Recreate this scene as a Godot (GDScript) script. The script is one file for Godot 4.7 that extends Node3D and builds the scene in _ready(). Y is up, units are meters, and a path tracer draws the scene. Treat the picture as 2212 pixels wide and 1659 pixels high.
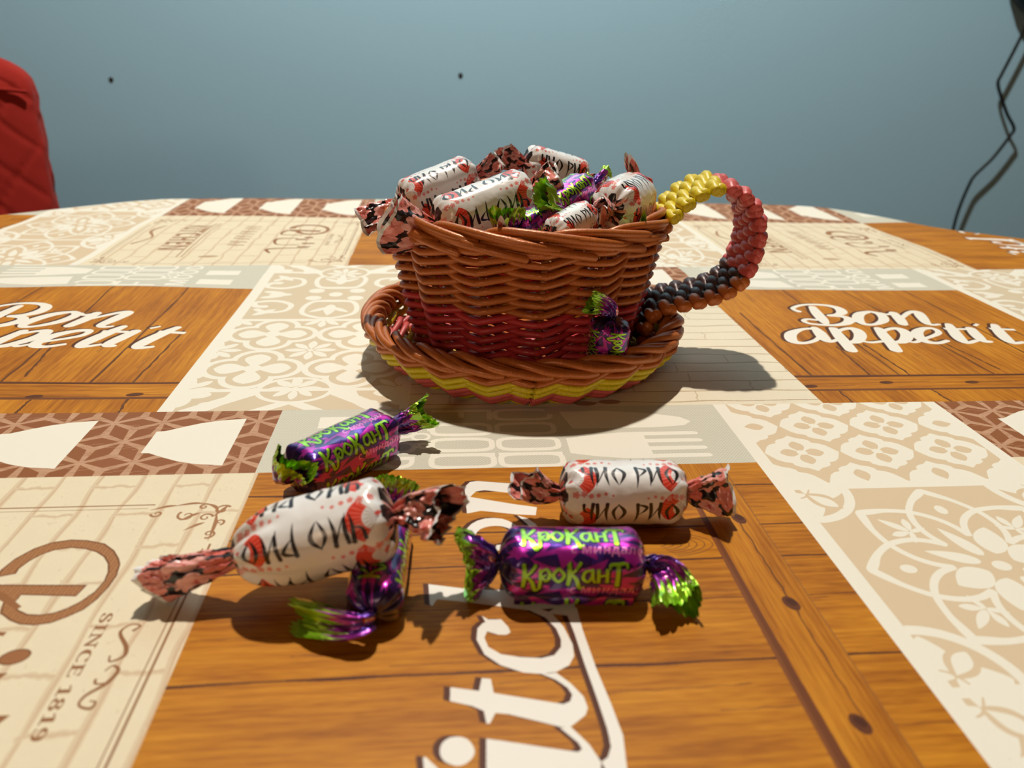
extends Node3D
# One photograph: a plaited paper-rod cup and saucer full of wrapped sweets on an oilcloth, blue wall behind.
# Lengths inside the builders are in units of S (the camera's height over the table); x right, y up, z away from the camera.
const S := 0.13
const TABLE := 0.75
const YAW := -0.1001078
const LIT := Vector3(1.09, 0.985, 0.88)   # how a white surface is tinted by the warm lamp (used to turn colours seen in the photograph into base colours)

var noise := FastNoiseLite.new()
var mats := {}

func _ready() -> void:
	# ---- camera, light, exposure
	var cam := Camera3D.new()
	cam.name = "camera"
	add_child(cam)
	var lens := CameraAttributesPhysical.new()
	lens.frustum_near = 0.02
	lens.frustum_far = 20.0
	lens.frustum_focal_length = 22.945
	lens.frustum_focus_distance = 0.29
	lens.exposure_aperture = 12.0
	cam.attributes = lens
	cam.keep_aspect = Camera3D.KEEP_HEIGHT
	cam.fov = 55.21
	cam.near = 0.02
	cam.far = 20.0
	cam.position = Vector3(0, TABLE + S, 0)
	cam.rotation = Vector3(-0.423481, 0, 0.0308111)
	cam.current = true
	var env := Environment.new()
	env.background_mode = Environment.BG_COLOR
	env.background_color = Color(0.02, 0.02, 0.02)
	env.tonemap_mode = Environment.TONE_MAPPER_LINEAR
	env.tonemap_exposure = 1.0
	env.sdfgi_enabled = true
	env.ssao_enabled = true
	env.ssil_enabled = true
	var we := WorldEnvironment.new()
	we.name = "world_environment"
	we.environment = env
	add_child(we)
	noise.seed = 7
	noise.frequency = 1.0
	noise.fractal_octaves = 3
	build_lamp(Vector3(-0.1, TABLE + 1.6, -0.8), 2.86)
	build_fill_lamp(Vector3(-0.55, 0, 1.15), 0.26)
	build_room()
	build_table()
	build_cloth()
	build_saucer()
	build_cup()
	build_candies()
	build_chair()
	build_cable()

# ------------------------------------------------------------------ naming
func tag(o: Node, label: String, category := "", group := "") -> void:
	o.set_meta("label", label)
	if category:
		o.set_meta("category", category)
	if group:
		o.set_meta("group", group)

func thing(called: String, at: Vector3, label: String, category: String, group := "") -> Node3D:
	var o := Node3D.new()
	o.name = called
	add_child(o, true)
	o.position = at
	tag(o, label, category, group)
	return o

func put(called: String, m: Mesh, mat: Material, parent: Node = null) -> MeshInstance3D:
	var o := MeshInstance3D.new()
	o.name = called
	o.mesh = m
	if mat:
		o.material_override = mat
	o.cast_shadow = GeometryInstance3D.SHADOW_CASTING_SETTING_ON
	if parent == null:
		parent = self
	parent.add_child(o, true)
	return o

func structure(o: Node, label := "") -> void:
	o.set_meta("kind", "structure")
	if label:
		o.set_meta("label", label)

# a point in units of S over the table, to metres relative to the table top
func hp(x: float, y: float, z: float) -> Vector3:
	return Vector3(x * S, y * S, -z * S)

func on_table(x: float, z: float) -> Vector3:
	return Vector3(x * S, TABLE, -z * S)

# cloth coordinates to metres (table top height)
func uvp(u: float, v: float) -> Vector2:
	return Vector2((cos(YAW) * u + sin(YAW) * v) * S, -(-sin(YAW) * u + cos(YAW) * v) * S)

# a colour seen in the photograph under the lamp -> base colour
func ph(r: float, g: float, b: float) -> Color:
	var c := Color(r / 255.0, g / 255.0, b / 255.0).srgb_to_linear()
	return Color(minf(c.r / LIT.x, 0.9), minf(c.g / LIT.y, 0.9), minf(c.b / LIT.z, 0.9)).linear_to_srgb()

# ------------------------------------------------------------------ mesh helpers
class Builder:
	var v := PackedVector3Array()
	var n := PackedVector3Array()
	var t := PackedVector2Array()
	var c := PackedColorArray()
	var i := PackedInt32Array()
	var colored := false

	# rows x cols points, smooth; closed joins the last column to the first (uv gets a seam of its own)
	func grid(p: PackedVector3Array, rows: int, cols: int, uv: PackedVector2Array, closed := false, flip := false, cols_color := PackedColorArray()) -> void:
		var base := v.size()
		for a in rows:
			for b in cols:
				var b0 := b - 1
				var b1 := b + 1
				if closed:
					# last column repeats the first
					if b0 < 0: b0 = cols - 2
					if b1 >= cols: b1 = 1
				else:
					b0 = maxi(b0, 0)
					b1 = mini(b1, cols - 1)
				var a0 := maxi(a - 1, 0)
				var a1 := mini(a + 1, rows - 1)
				var du := p[a1 * cols + b] - p[a0 * cols + b]
				var dv := p[a * cols + b1] - p[a * cols + b0]
				var nn := du.cross(dv)
				if nn.length_squared() < 1e-20:
					du = p[a1 * cols + (b + cols / 2) % cols] - p[a0 * cols + (b + cols / 2) % cols]
					nn = du if a < rows / 2 else du
				nn = nn.normalized()
				if flip: nn = -nn
				v.append(p[a * cols + b])
				n.append(nn)
				t.append(uv[a * cols + b] if uv.size() else Vector2.ZERO)
				if cols_color.size():
					c.append(cols_color[a * cols + b])
					colored = true
		for a in rows - 1:
			for b in cols - 1:
				var q := base + a * cols + b
				if flip:
					i.append_array([q, q + cols, q + cols + 1, q, q + cols + 1, q + 1])
				else:
					i.append_array([q, q + cols + 1, q + cols, q, q + 1, q + cols + 1])

	func arrays() -> Array:
		var out := []
		out.resize(Mesh.ARRAY_MAX)
		out[Mesh.ARRAY_VERTEX] = v
		out[Mesh.ARRAY_NORMAL] = n
		out[Mesh.ARRAY_TEX_UV] = t
		if colored:
			out[Mesh.ARRAY_COLOR] = c
		out[Mesh.ARRAY_INDEX] = i
		return out

	func mesh() -> ArrayMesh:
		var m := ArrayMesh.new()
		m.add_surface_from_arrays(Mesh.PRIMITIVE_TRIANGLES, arrays())
		return m

# a round rod along points (metres); the ends are rounded over
func rod(b: Builder, pts: PackedVector3Array, r: float, sides := 8, loop := false, start_u := 0.0, tint = null) -> void:
	var path := PackedVector3Array()
	var rad := PackedFloat32Array()
	var count := pts.size()
	if loop:
		for k in count:
			path.append(pts[k])
			rad.append(r)
		path.append(pts[0])
		rad.append(r)
	else:
		var d0 := (pts[0] - pts[1]).normalized()
		var d1 := (pts[count - 1] - pts[count - 2]).normalized()
		for s in [[0.5, 0.02], [0.42, 0.5], [0.2, 0.85]]:
			path.append(pts[0] + d0 * r * s[0])
			rad.append(r * s[1])
		for k in count:
			path.append(pts[k])
			rad.append(r)
		for s in [[0.2, 0.85], [0.42, 0.5], [0.5, 0.02]]:
			path.append(pts[count - 1] + d1 * r * s[0])
			rad.append(r * s[1])
	var rows := path.size()
	var cols := sides + 1
	var p := PackedVector3Array()
	var uv := PackedVector2Array()
	var tan_last := Vector3.ZERO
	var nv := Vector3.ZERO
	var run := start_u
	var start_n := Vector3.ZERO
	for k in rows:
		var tn: Vector3
		if loop:
			tn = (path[(k + 1) % (rows - 1)] - path[(k - 1 + rows - 1) % (rows - 1)]).normalized()
		else:
			tn = (path[mini(k + 1, rows - 1)] - path[maxi(k - 1, 0)]).normalized()
		if k == 0:
			nv = tn.cross(Vector3.UP)
			if nv.length() < 0.1:
				nv = tn.cross(Vector3.RIGHT)
			nv = nv.normalized()
			start_n = nv
		else:
			nv = (nv - tn * nv.dot(tn)).normalized()
			run += path[k].distance_to(path[k - 1]) / (TAU * r)
			if loop and k == rows - 1:
				nv = start_n
		var bv := tn.cross(nv)
		for j in cols:
			var a := -TAU * j / sides
			p.append(path[k] + (nv * cos(a) + bv * sin(a)) * rad[k])
			uv.append(Vector2(float(j) / sides, run))
	var tints := PackedColorArray()
	if tint != null:
		for q in p:
			tints.append(tint.call(q))
	b.grid(p, rows, cols, uv, true, false, tints)

# a curve through points
func smooth(pts: Array, per := 6) -> PackedVector3Array:
	var out := PackedVector3Array()
	for k in pts.size() - 1:
		var a: Vector3 = pts[maxi(k - 1, 0)]
		var b: Vector3 = pts[k]
		var c: Vector3 = pts[k + 1]
		var d: Vector3 = pts[mini(k + 2, pts.size() - 1)]
		for s in per:
			out.append(b.cubic_interpolate(c, a, d, float(s) / per))
	out.append(pts[pts.size() - 1])
	return out

# a surface of revolution about y: profile of (radius, height) in metres
func lathe(b: Builder, prof: PackedVector2Array, sides := 48) -> void:
	var p := PackedVector3Array()
	var uv := PackedVector2Array()
	for k in prof.size():
		for j in sides + 1:
			var a := TAU * j / sides
			p.append(Vector3(prof[k].x * cos(a), prof[k].y, prof[k].x * sin(a)))
			uv.append(Vector2(float(j) / sides * 4.0, float(k)))
	b.grid(p, prof.size(), sides + 1, uv, true)

# a box with chamfered edges, centre and half sizes in metres
func chamfer_box(b: Builder, at: Vector3, half: Vector3, e: float) -> void:
	var st := SurfaceTool.new()
	var base := b.v.size()
	e = minf(e, minf(half.x, minf(half.y, half.z)) * 0.9)
	# six faces and the slopes between them as rings over y
	var ring := func(y: float, inset: float) -> PackedVector3Array:
		var hx := half.x - inset
		var hz := half.z - inset
		return PackedVector3Array([Vector3(hx, y, hz - e), Vector3(hx - e, y, hz), Vector3(-hx + e, y, hz), Vector3(-hx, y, hz - e), Vector3(-hx, y, -hz + e), Vector3(-hx + e, y, -hz), Vector3(hx - e, y, -hz), Vector3(hx, y, -hz + e)])
	var rings := [ring.call(-half.y, e), ring.call(-half.y + e, 0.0), ring.call(half.y - e, 0.0), ring.call(half.y, e)]
	var quad := func(a: Vector3, q: Vector3, c: Vector3, d: Vector3) -> void:
		var nn := (q - a).cross(c - a).normalized()
		var s := b.v.size()
		for w in [a, q, c, d]:
			b.v.append(at + w)
			b.n.append(nn)
			b.t.append(Vector2(w.x + w.z, w.y) / S)
		b.i.append_array([s, s + 2, s + 1, s, s + 3, s + 2])
	for k in 3:
		for j in 8:
			var j1 := (j + 1) % 8
			quad.call(rings[k][j1], rings[k][j], rings[k + 1][j], rings[k + 1][j1])
	for side in 2:
		var r: PackedVector3Array = rings[3 if side else 0]
		var s := b.v.size()
		for w in r:
			b.v.append(at + w)
			b.n.append(Vector3(0, 1 if side else -1, 0))
			b.t.append(Vector2(w.x, w.z) / S)
		for j in range(1, 7):
			if side:
				b.i.append_array([s, s + j, s + j + 1])
			else:
				b.i.append_array([s, s + j + 1, s + j])

func box(called: String, at: Vector3, size: Vector3, mat: Material, parent: Node = null, e := 0.004) -> MeshInstance3D:
	var b := Builder.new()
	chamfer_box(b, at, size * 0.5, e)
	return put(called, b.mesh(), mat, parent)

# ------------------------------------------------------------------ drawing of prints
class Canvas:
	var im: Image
	var w: int
	var h: int
	var sx: float
	var sy: float
	var high: float

	func _init(width: int, height: int, pw: float, phh: float, fill: Color) -> void:
		w = width
		h = height
		sx = w / pw
		sy = h / phh
		high = phh
		im = Image.create(w, h, false, Image.FORMAT_RGB8)
		im.fill(fill)

	func lay(base: Image) -> void:
		base.resize(w, h, Image.INTERPOLATE_CUBIC)
		im = base

	func poly(pts: Array, col: Color, shift := Vector2.ZERO) -> void:
		var n := pts.size()
		var q := PackedVector2Array()
		var lo := 1e9
		var hi := -1e9
		for a in pts:
			var p := Vector2((a.x + shift.x) * sx, (high - a.y - shift.y) * sy)
			q.append(p)
			lo = minf(lo, p.y)
			hi = maxf(hi, p.y)
		for y in range(maxi(0, int(floor(lo))), mini(h, int(ceil(hi)) + 1)):
			var yc := y + 0.5
			var xs := PackedFloat32Array()
			for k in n:
				var a := q[k]
				var b := q[(k + 1) % n]
				if (a.y <= yc) != (b.y <= yc):
					xs.append(a.x + (b.x - a.x) * (yc - a.y) / (b.y - a.y))
			xs.sort()
			for k in range(0, xs.size() - 1, 2):
				var x0 := maxi(0, int(round(xs[k])))
				var x1 := mini(w, int(round(xs[k + 1])))
				if x1 > x0:
					im.fill_rect(Rect2i(x0, y, x1 - x0, 1), col)

	func ellipse(c: Vector2, rx: float, ry: float, rot: float, col: Color, steps := 28) -> void:
		var pts := []
		for k in steps:
			var a := TAU * k / steps
			pts.append(c + Vector2(cos(a) * rx, sin(a) * ry).rotated(rot))
		poly(pts, col)

	func leaf(a: Vector2, b: Vector2, width: float, col: Color, bias := 0.5) -> void:
		var d := b - a
		var nn := Vector2(-d.y, d.x).normalized()
		var l := []
		var r := []
		for k in 25:
			var s := k / 24.0
			var e := pow(s, log(0.5) / log(bias))
			var wd := pow(maxf(sin(PI * e), 0.0), 0.8) * width * 0.5
			l.append(a + d * s + nn * wd)
			r.push_front(a + d * s - nn * wd)
		poly(l + r, col)

	# points (x, y, width); curved gives a smooth path
	func stroke(pts: Array, col: Color, shift := Vector2.ZERO, curved := true, grow := 0.0) -> void:
		var path := []
		if curved and pts.size() > 2:
			for k in pts.size() - 1:
				var a: Vector3 = pts[maxi(k - 1, 0)]
				var b: Vector3 = pts[k]
				var c: Vector3 = pts[k + 1]
				var d: Vector3 = pts[mini(k + 2, pts.size() - 1)]
				for s in 7:
					path.append(b.cubic_interpolate(c, a, d, s / 7.0))
			path.append(pts[-1])
		else:
			path = pts
		for k in path.size() - 1:
			var a: Vector3 = path[k]
			var b: Vector3 = path[k + 1]
			var p := Vector2(a.x, a.y)
			var q := Vector2(b.x, b.y)
			var d := (q - p).normalized()
			var nn := Vector2(-d.y, d.x)
			var wa := maxf(a.z, 0.0005) * 0.5 + grow
			var wb := maxf(b.z, 0.0005) * 0.5 + grow
			poly([p + nn * wa, q + nn * wb, q - nn * wb, p - nn * wa], col, shift)
			if wb * sx > 1.5 and k < path.size() - 2:
				ellipse(q + shift, wb, wb, 0.0, col, 10)

	func line(a: Vector2, b: Vector2, wd: float, col: Color) -> void:
		stroke([Vector3(a.x, a.y, wd), Vector3(b.x, b.y, wd)], col, Vector2.ZERO, false)

	func arc(c: Vector2, r: float, a0: float, a1: float, wd: float, col: Color, squash := 1.0) -> void:
		var pts := []
		var steps := maxi(6, int(absf(a1 - a0) * 10.0))
		for k in steps + 1:
			var a := lerpf(a0, a1, float(k) / steps)
			pts.append(Vector3(c.x + cos(a) * r, c.y + sin(a) * r * squash, wd))
		stroke(pts, col, Vector2.ZERO, false)

	# lettering set along dir, with its tops towards up
	func text(s: String, face: String, weight: int, at: Vector2, dir: Vector2, up: Vector2, tall: float, col: Color, wide := 1.0) -> void:
		var f := SystemFont.new()
		f.font_names = PackedStringArray([face])
		f.font_weight = weight
		var tm := TextMesh.new()
		tm.font = f
		tm.text = s
		tm.font_size = 64
		tm.pixel_size = 1.0 / 46.0
		tm.depth = 0.0
		tm.horizontal_alignment = HORIZONTAL_ALIGNMENT_LEFT
		tm.vertical_alignment = VERTICAL_ALIGNMENT_BOTTOM
		var vv: PackedVector3Array = tm.surface_get_arrays(0)[Mesh.ARRAY_VERTEX]
		for k in range(0, vv.size() - 2, 3):
			var tri := []
			for j in 3:
				var p := vv[k + j]
				tri.append(at + dir * p.x * tall * wide + up * p.y * tall)
			poly(tri, col)

	func texture() -> ImageTexture:
		im.generate_mipmaps()
		return ImageTexture.create_from_image(im)

# noise picture stretched along one axis (grain), values 0..255
func grain(w: int, h: int, stretch_x: float, stretch_y: float, freq: float, sd: int) -> PackedByteArray:
	var f := FastNoiseLite.new()
	f.seed = sd
	f.noise_type = FastNoiseLite.TYPE_SIMPLEX
	f.frequency = freq
	f.fractal_octaves = 4
	var im := f.get_image(maxi(8, int(w / stretch_x)), maxi(8, int(h / stretch_y)), false, false, true)
	im.resize(w, h, Image.INTERPOLATE_CUBIC)
	im.convert(Image.FORMAT_L8)
	return im.get_data()

# mixes layers of noise through a ramp of colours
func toned(w: int, h: int, layers: Array, weights: Array, ramp: Array) -> Image:
	var lut := PackedByteArray()
	lut.resize(768)
	for k in 256:
		var s := k / 255.0 * (ramp.size() - 1)
		var a := mini(int(s), ramp.size() - 2)
		var c: Color = ramp[a].lerp(ramp[a + 1], s - a)
		lut[k * 3] = int(c.r * 255.0)
		lut[k * 3 + 1] = int(c.g * 255.0)
		lut[k * 3 + 2] = int(c.b * 255.0)
	var out := PackedByteArray()
	out.resize(w * h * 3)
	var l0: PackedByteArray = layers[0]
	var l1: PackedByteArray = layers[1]
	var l2: PackedByteArray = layers[2]
	var w0: float = weights[0]
	var w1: float = weights[1]
	var w2: float = weights[2]
	var k := 0
	for q in w * h:
		var x := clampi(int(l0[q] * w0 + l1[q] * w1 + l2[q] * w2), 0, 255) * 3
		out[k] = lut[x]
		out[k + 1] = lut[x + 1]
		out[k + 2] = lut[x + 2]
		k += 3
	return Image.create_from_data(w, h, false, Image.FORMAT_RGB8, out)

func wood(w: int, h: int, along_x: bool, sd: int) -> Image:
	var a := 26.0 if along_x else 1.0
	var b := 1.0 if along_x else 26.0
	return toned(w, h, [grain(w, h, a, b, 0.075, sd), grain(w, h, a * 0.5 if along_x else 1.6, 1.6 if along_x else b * 0.5, 0.22, sd + 1), grain(w, h, 3.0 if along_x else 1.0, 1.0 if along_x else 3.0, 0.006, sd + 2)],
		[0.38, 0.24, 0.38], [ph(116, 60, 6), ph(160, 90, 9), ph(186, 112, 16), ph(206, 132, 26), ph(220, 150, 42)])

func wobble(a: Vector2, b: Vector2, wd: float, amp: float, sd: int) -> Array:
	var pts := []
	var steps := 14
	var d := b - a
	var nn := Vector2(-d.y, d.x).normalized()
	for k in steps + 1:
		var s := float(k) / steps
		var p := a + d * s + nn * noise.get_noise_2d(s * 5.0 * d.length() * 4.0, sd * 7.3) * amp
		pts.append(Vector3(p.x, p.y, wd * (0.6 + 1.1 * absf(noise.get_noise_2d(s * 9.0 + 3.0, sd * 3.1)))))
	return pts

# ------------------------------------------------------------------ materials
func plain(key: String, col: Color, rough := 0.6, spec := 0.5, metal := 0.0) -> StandardMaterial3D:
	if mats.has(key):
		return mats[key]
	var m := StandardMaterial3D.new()
	m.resource_name = key
	m.albedo_color = col
	m.roughness = rough
	m.metallic_specular = spec
	m.metallic = metal
	mats[key] = m
	return m

func printed(key: String, tex: Texture2D, rough: float, spec := 0.5) -> StandardMaterial3D:
	var m := plain(key, Color.WHITE, rough, spec)
	m.albedo_texture = tex
	m.texture_repeat = false
	return m

func noise_tex(freq: float, size: int, sd: int, as_normal: bool, bump := 4.0) -> NoiseTexture2D:
	var t := NoiseTexture2D.new()
	var f := FastNoiseLite.new()
	f.seed = sd
	f.frequency = freq
	f.fractal_octaves = 4
	t.noise = f
	t.width = size
	t.height = size
	t.seamless = true
	t.as_normal_map = as_normal
	t.bump_strength = bump
	return t

# painted paper rod: colour with the faint spiral seam of rolled paper
func paper(key: String, col: Color, rough := 0.42, metal := 0.0) -> StandardMaterial3D:
	if mats.has(key):
		return mats[key]
	var m := plain(key, Color.WHITE, rough, 0.5, metal)
	var cv := Canvas.new(128, 512, 1.0, 4.0, col)
	var f := FastNoiseLite.new()
	f.seed = hash(key) % 1000
	f.frequency = 0.05
	for y in 512:
		for x in 128:
			var k := 0.93 + 0.13 * f.get_noise_2d(x * cos(TAU * x / 128.0) * 0.3, y)
			cv.im.set_pixel(x, y, Color(col.r * k, col.g * k, col.b * k))
	for k in 6:
		cv.line(Vector2(-0.1, k * 1.0 - 1.0), Vector2(1.1, k * 1.0 + 1.4 - 1.0), 0.03, col.darkened(0.28))
		cv.line(Vector2(-0.1, k * 1.0 - 0.97), Vector2(1.1, k * 1.0 + 1.43 - 1.0), 0.02, col.lightened(0.08))
	m.albedo_texture = cv.texture()
	m.normal_enabled = true
	m.normal_texture = shared_crumple()
	m.normal_scale = 0.25
	return m

func shared_crumple() -> Texture2D:
	if not mats.has("crumple_map"):
		mats["crumple_map"] = noise_tex(0.02, 256, 5, true, 5.0)
	return mats["crumple_map"]

func shared_film() -> Texture2D:
	if not mats.has("film_map"):
		mats["film_map"] = noise_tex(0.006, 512, 9, true, 9.0)
	return mats["film_map"]

# ------------------------------------------------------------------ room, lamp
func build_lamp(at: Vector3, power: float) -> void:
	var o := thing("ceiling_lamp", Vector3(at.x, TABLE + 1.75, at.z), "pendant lamp with an added shallow shade and one glowing bulb under the ceiling", "lamp")
	var drop := TABLE + 1.75 - at.y
	var metal := plain("lamp_metal", Color(0.75, 0.72, 0.66), 0.35, 0.5, 0.6)
	var b := Builder.new()
	lathe(b, PackedVector2Array([Vector2(0.001, -0.022), Vector2(0.03, -0.02), Vector2(0.05, -0.008), Vector2(0.052, 0.0), Vector2(0.001, 0.0)]), 24)
	put("ceiling_rose", b.mesh(), metal, o)
	b = Builder.new()
	rod(b, PackedVector3Array([Vector3(0, -0.02, 0), Vector3(0, -drop * 0.5, 0), Vector3(0, -drop + 0.06, 0)]), 0.004, 8)
	put("flex", b.mesh(), plain("lamp_flex", Color(0.85, 0.83, 0.78), 0.6), o)
	b = Builder.new()
	lathe(b, PackedVector2Array([Vector2(0.095, -drop + 0.0), Vector2(0.093, -drop + 0.0), Vector2(0.082, -drop + 0.045), Vector2(0.05, -drop + 0.075), Vector2(0.001, -drop + 0.08)]), 32)
	lathe(b, PackedVector2Array([Vector2(0.001, -drop + 0.086), Vector2(0.052, -drop + 0.081), Vector2(0.086, -drop + 0.048), Vector2(0.097, -drop + 0.0), Vector2(0.095, -drop + 0.0)]), 32)
	put("shade", b.mesh(), plain("added_lamp_shade", Color(0.16, 0.155, 0.15), 0.6), o)  # unseen opaque dome, added to keep the bulb from lighting the ceiling
	b = Builder.new()
	var prof := PackedVector2Array()
	for k in 17:
		var a := -PI / 2 + PI * k / 16.0
		prof.append(Vector2(maxf(0.03 * cos(a), 0.0004), -drop + 0.03 * sin(a)))
	lathe(b, prof, 24)
	var glow := plain("bulb_glow", Color(1, 0.95, 0.85), 0.4)
	glow.emission_enabled = true
	glow.emission = Color(1.0, 0.86, 0.66)
	glow.emission_energy_multiplier = 12.0
	put("bulb", b.mesh(), glow, o)
	var l := OmniLight3D.new()
	l.name = "bulb_light"
	l.light_color = Color(LIT.x / 1.09, LIT.y / 1.09, LIT.z / 1.09).linear_to_srgb()
	l.light_energy = power
	l.light_size = 0.02
	l.omni_range = 12.0
	l.omni_attenuation = 2.0
	l.shadow_enabled = true
	o.add_child(l)
	l.position = Vector3(0, -drop, 0)

func build_fill_lamp(at: Vector3, power: float) -> void:
	var o := thing("added_fill_lamp", at, "added fill lamp, a glowing globe on a pole out of view behind the viewer", "lamp")  # unseen lamp, added to brighten the faces turned to the camera
	var metal := plain("lamp_metal", Color(0.75, 0.72, 0.66), 0.35, 0.5, 0.6)
	var tall := TABLE + 0.62
	var b := Builder.new()
	lathe(b, PackedVector2Array([Vector2(0.0005, 0.0), Vector2(0.14, 0.0), Vector2(0.14, 0.012), Vector2(0.03, 0.025), Vector2(0.0005, 0.03)]), 28)
	put("base", b.mesh(), metal, o)
	b = Builder.new()
	rod(b, PackedVector3Array([Vector3(0, 0.02, 0), Vector3(0, tall * 0.5, 0), Vector3(0, tall - 0.12, 0)]), 0.011, 10)
	put("pole", b.mesh(), metal, o)
	b = Builder.new()
	var prof := PackedVector2Array()
	for k in 17:
		var a := -PI / 2 + PI * k / 16.0
		prof.append(Vector2(maxf(0.13 * cos(a), 0.0004), tall + 0.13 * sin(a)))
	lathe(b, prof, 32)
	var glow := plain("fill_globe_glow", Color(1, 0.92, 0.8), 0.5)
	glow.emission_enabled = true
	glow.emission = Color(1.0, 0.84, 0.64)
	glow.emission_energy_multiplier = 1.0
	put("globe", b.mesh(), glow, o)
	var l := OmniLight3D.new()
	l.name = "fill_light"
	l.light_color = Color(1.0, 0.72, 0.48).linear_to_srgb()
	l.light_energy = power
	l.light_size = 0.12
	l.omni_range = 12.0
	l.omni_attenuation = 2.0
	l.shadow_enabled = true
	o.add_child(l)
	l.position = Vector3(0, tall, 0)

func build_room() -> void:
	var paint := plain("wall_paint", Color(0.66, 0.85, 0.945), 0.45, 0.35)
	paint.normal_enabled = true
	paint.normal_texture = noise_tex(0.03, 512, 3, true, 2.0)
	paint.normal_scale = 0.15
	paint.uv1_triplanar = true
	paint.uv1_world_triplanar = true
	paint.uv1_scale = Vector3(4, 4, 4)
	var pale := plain("brown_wall", Color(0.38, 0.25, 0.14), 0.8, 0.3)
	var white := plain("ceiling_paint", Color(0.42, 0.34, 0.25), 0.9, 0.3)
	var top := TABLE + 1.75
	var w := 1.75
	var back := -1.6
	var near := 1.6
	var o := box("wall_back", Vector3(0, top * 0.5, back - 0.05), Vector3(w * 2 + 0.2, top, 0.1), paint, null, 0.002)
	structure(o, "smooth grey-blue painted wall behind the table")
	for s in [[-0.831, 0.0577], [-0.1225, 0.0857]]:
		var b := Builder.new()
		lathe(b, PackedVector2Array([Vector2(0.0048, 0.0), Vector2(0.0044, 0.0014), Vector2(0.0004, 0.002)]), 14)
		var nail := put("nail", b.mesh(), plain("nail_head", Color(0.1, 0.11, 0.11), 0.7), o)
		nail.position = Vector3(s[0], TABLE + s[1], back + 0.0001)
		nail.rotation.x = PI / 2
	structure(box("wall_left", Vector3(-w - 0.05, top * 0.5, (back + near) * 0.5), Vector3(0.1, top, near - back), pale, null, 0.002))
	structure(box("wall_right", Vector3(w + 0.05, top * 0.5, (back + near) * 0.5), Vector3(0.1, top, near - back), pale, null, 0.002))
	structure(box("wall_front", Vector3(0, top * 0.5, near + 0.05), Vector3(w * 2 + 0.2, top, 0.1), pale, null, 0.002))
	structure(box("ceiling", Vector3(0, top + 0.05, (back + near) * 0.5), Vector3(w * 2 + 0.2, 0.1, near - back + 0.2), white, null, 0.002))
	structure(box("floor", Vector3(0, -0.05, (back + near) * 0.5), Vector3(w * 2 + 0.2, 0.1, near - back + 0.2), plain("floor_boards", Color(0.36, 0.25, 0.16), 0.5), null, 0.002))

# ------------------------------------------------------------------ table and cloth
func table_outline() -> PackedVector2Array:
	var key := [Vector3(-4.35, 1.2, 0), Vector3(-4.2, 3.0, 0), Vector3(-3.62, 4.05, 0), Vector3(-2.72, 4.82, 0), Vector3(-2.35, 5.12, 0), Vector3(-2.02, 5.36, 0), Vector3(-1.7, 5.43, 0), Vector3(-0.6, 5.48, 0), Vector3(0.6, 5.5, 0), Vector3(1.9, 5.48, 0), Vector3(2.5, 5.45, 0), Vector3(2.85, 5.36, 0), Vector3(3.08, 5.1, 0), Vector3(3.3, 4.72, 0), Vector3(3.72, 4.38, 0), Vector3(4.4, 3.7, 0), Vector3(4.95, 2.6, 0), Vector3(5.05, 1.2, 0), Vector3(4.8, -0.3, 0), Vector3(3.9, -1.2, 0), Vector3(2.6, -1.6, 0), Vector3(0.4, -1.7, 0), Vector3(-1.9, -1.6, 0), Vector3(-3.3, -1.1, 0), Vector3(-4.15, -0.2, 0), Vector3(-4.35, 1.2, 0)]
	var out := PackedVector2Array()
	for p in smooth(key, 4):
		out.append(Vector2(p.x, p.y))
	out.remove_at(out.size() - 1)
	return out

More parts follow.
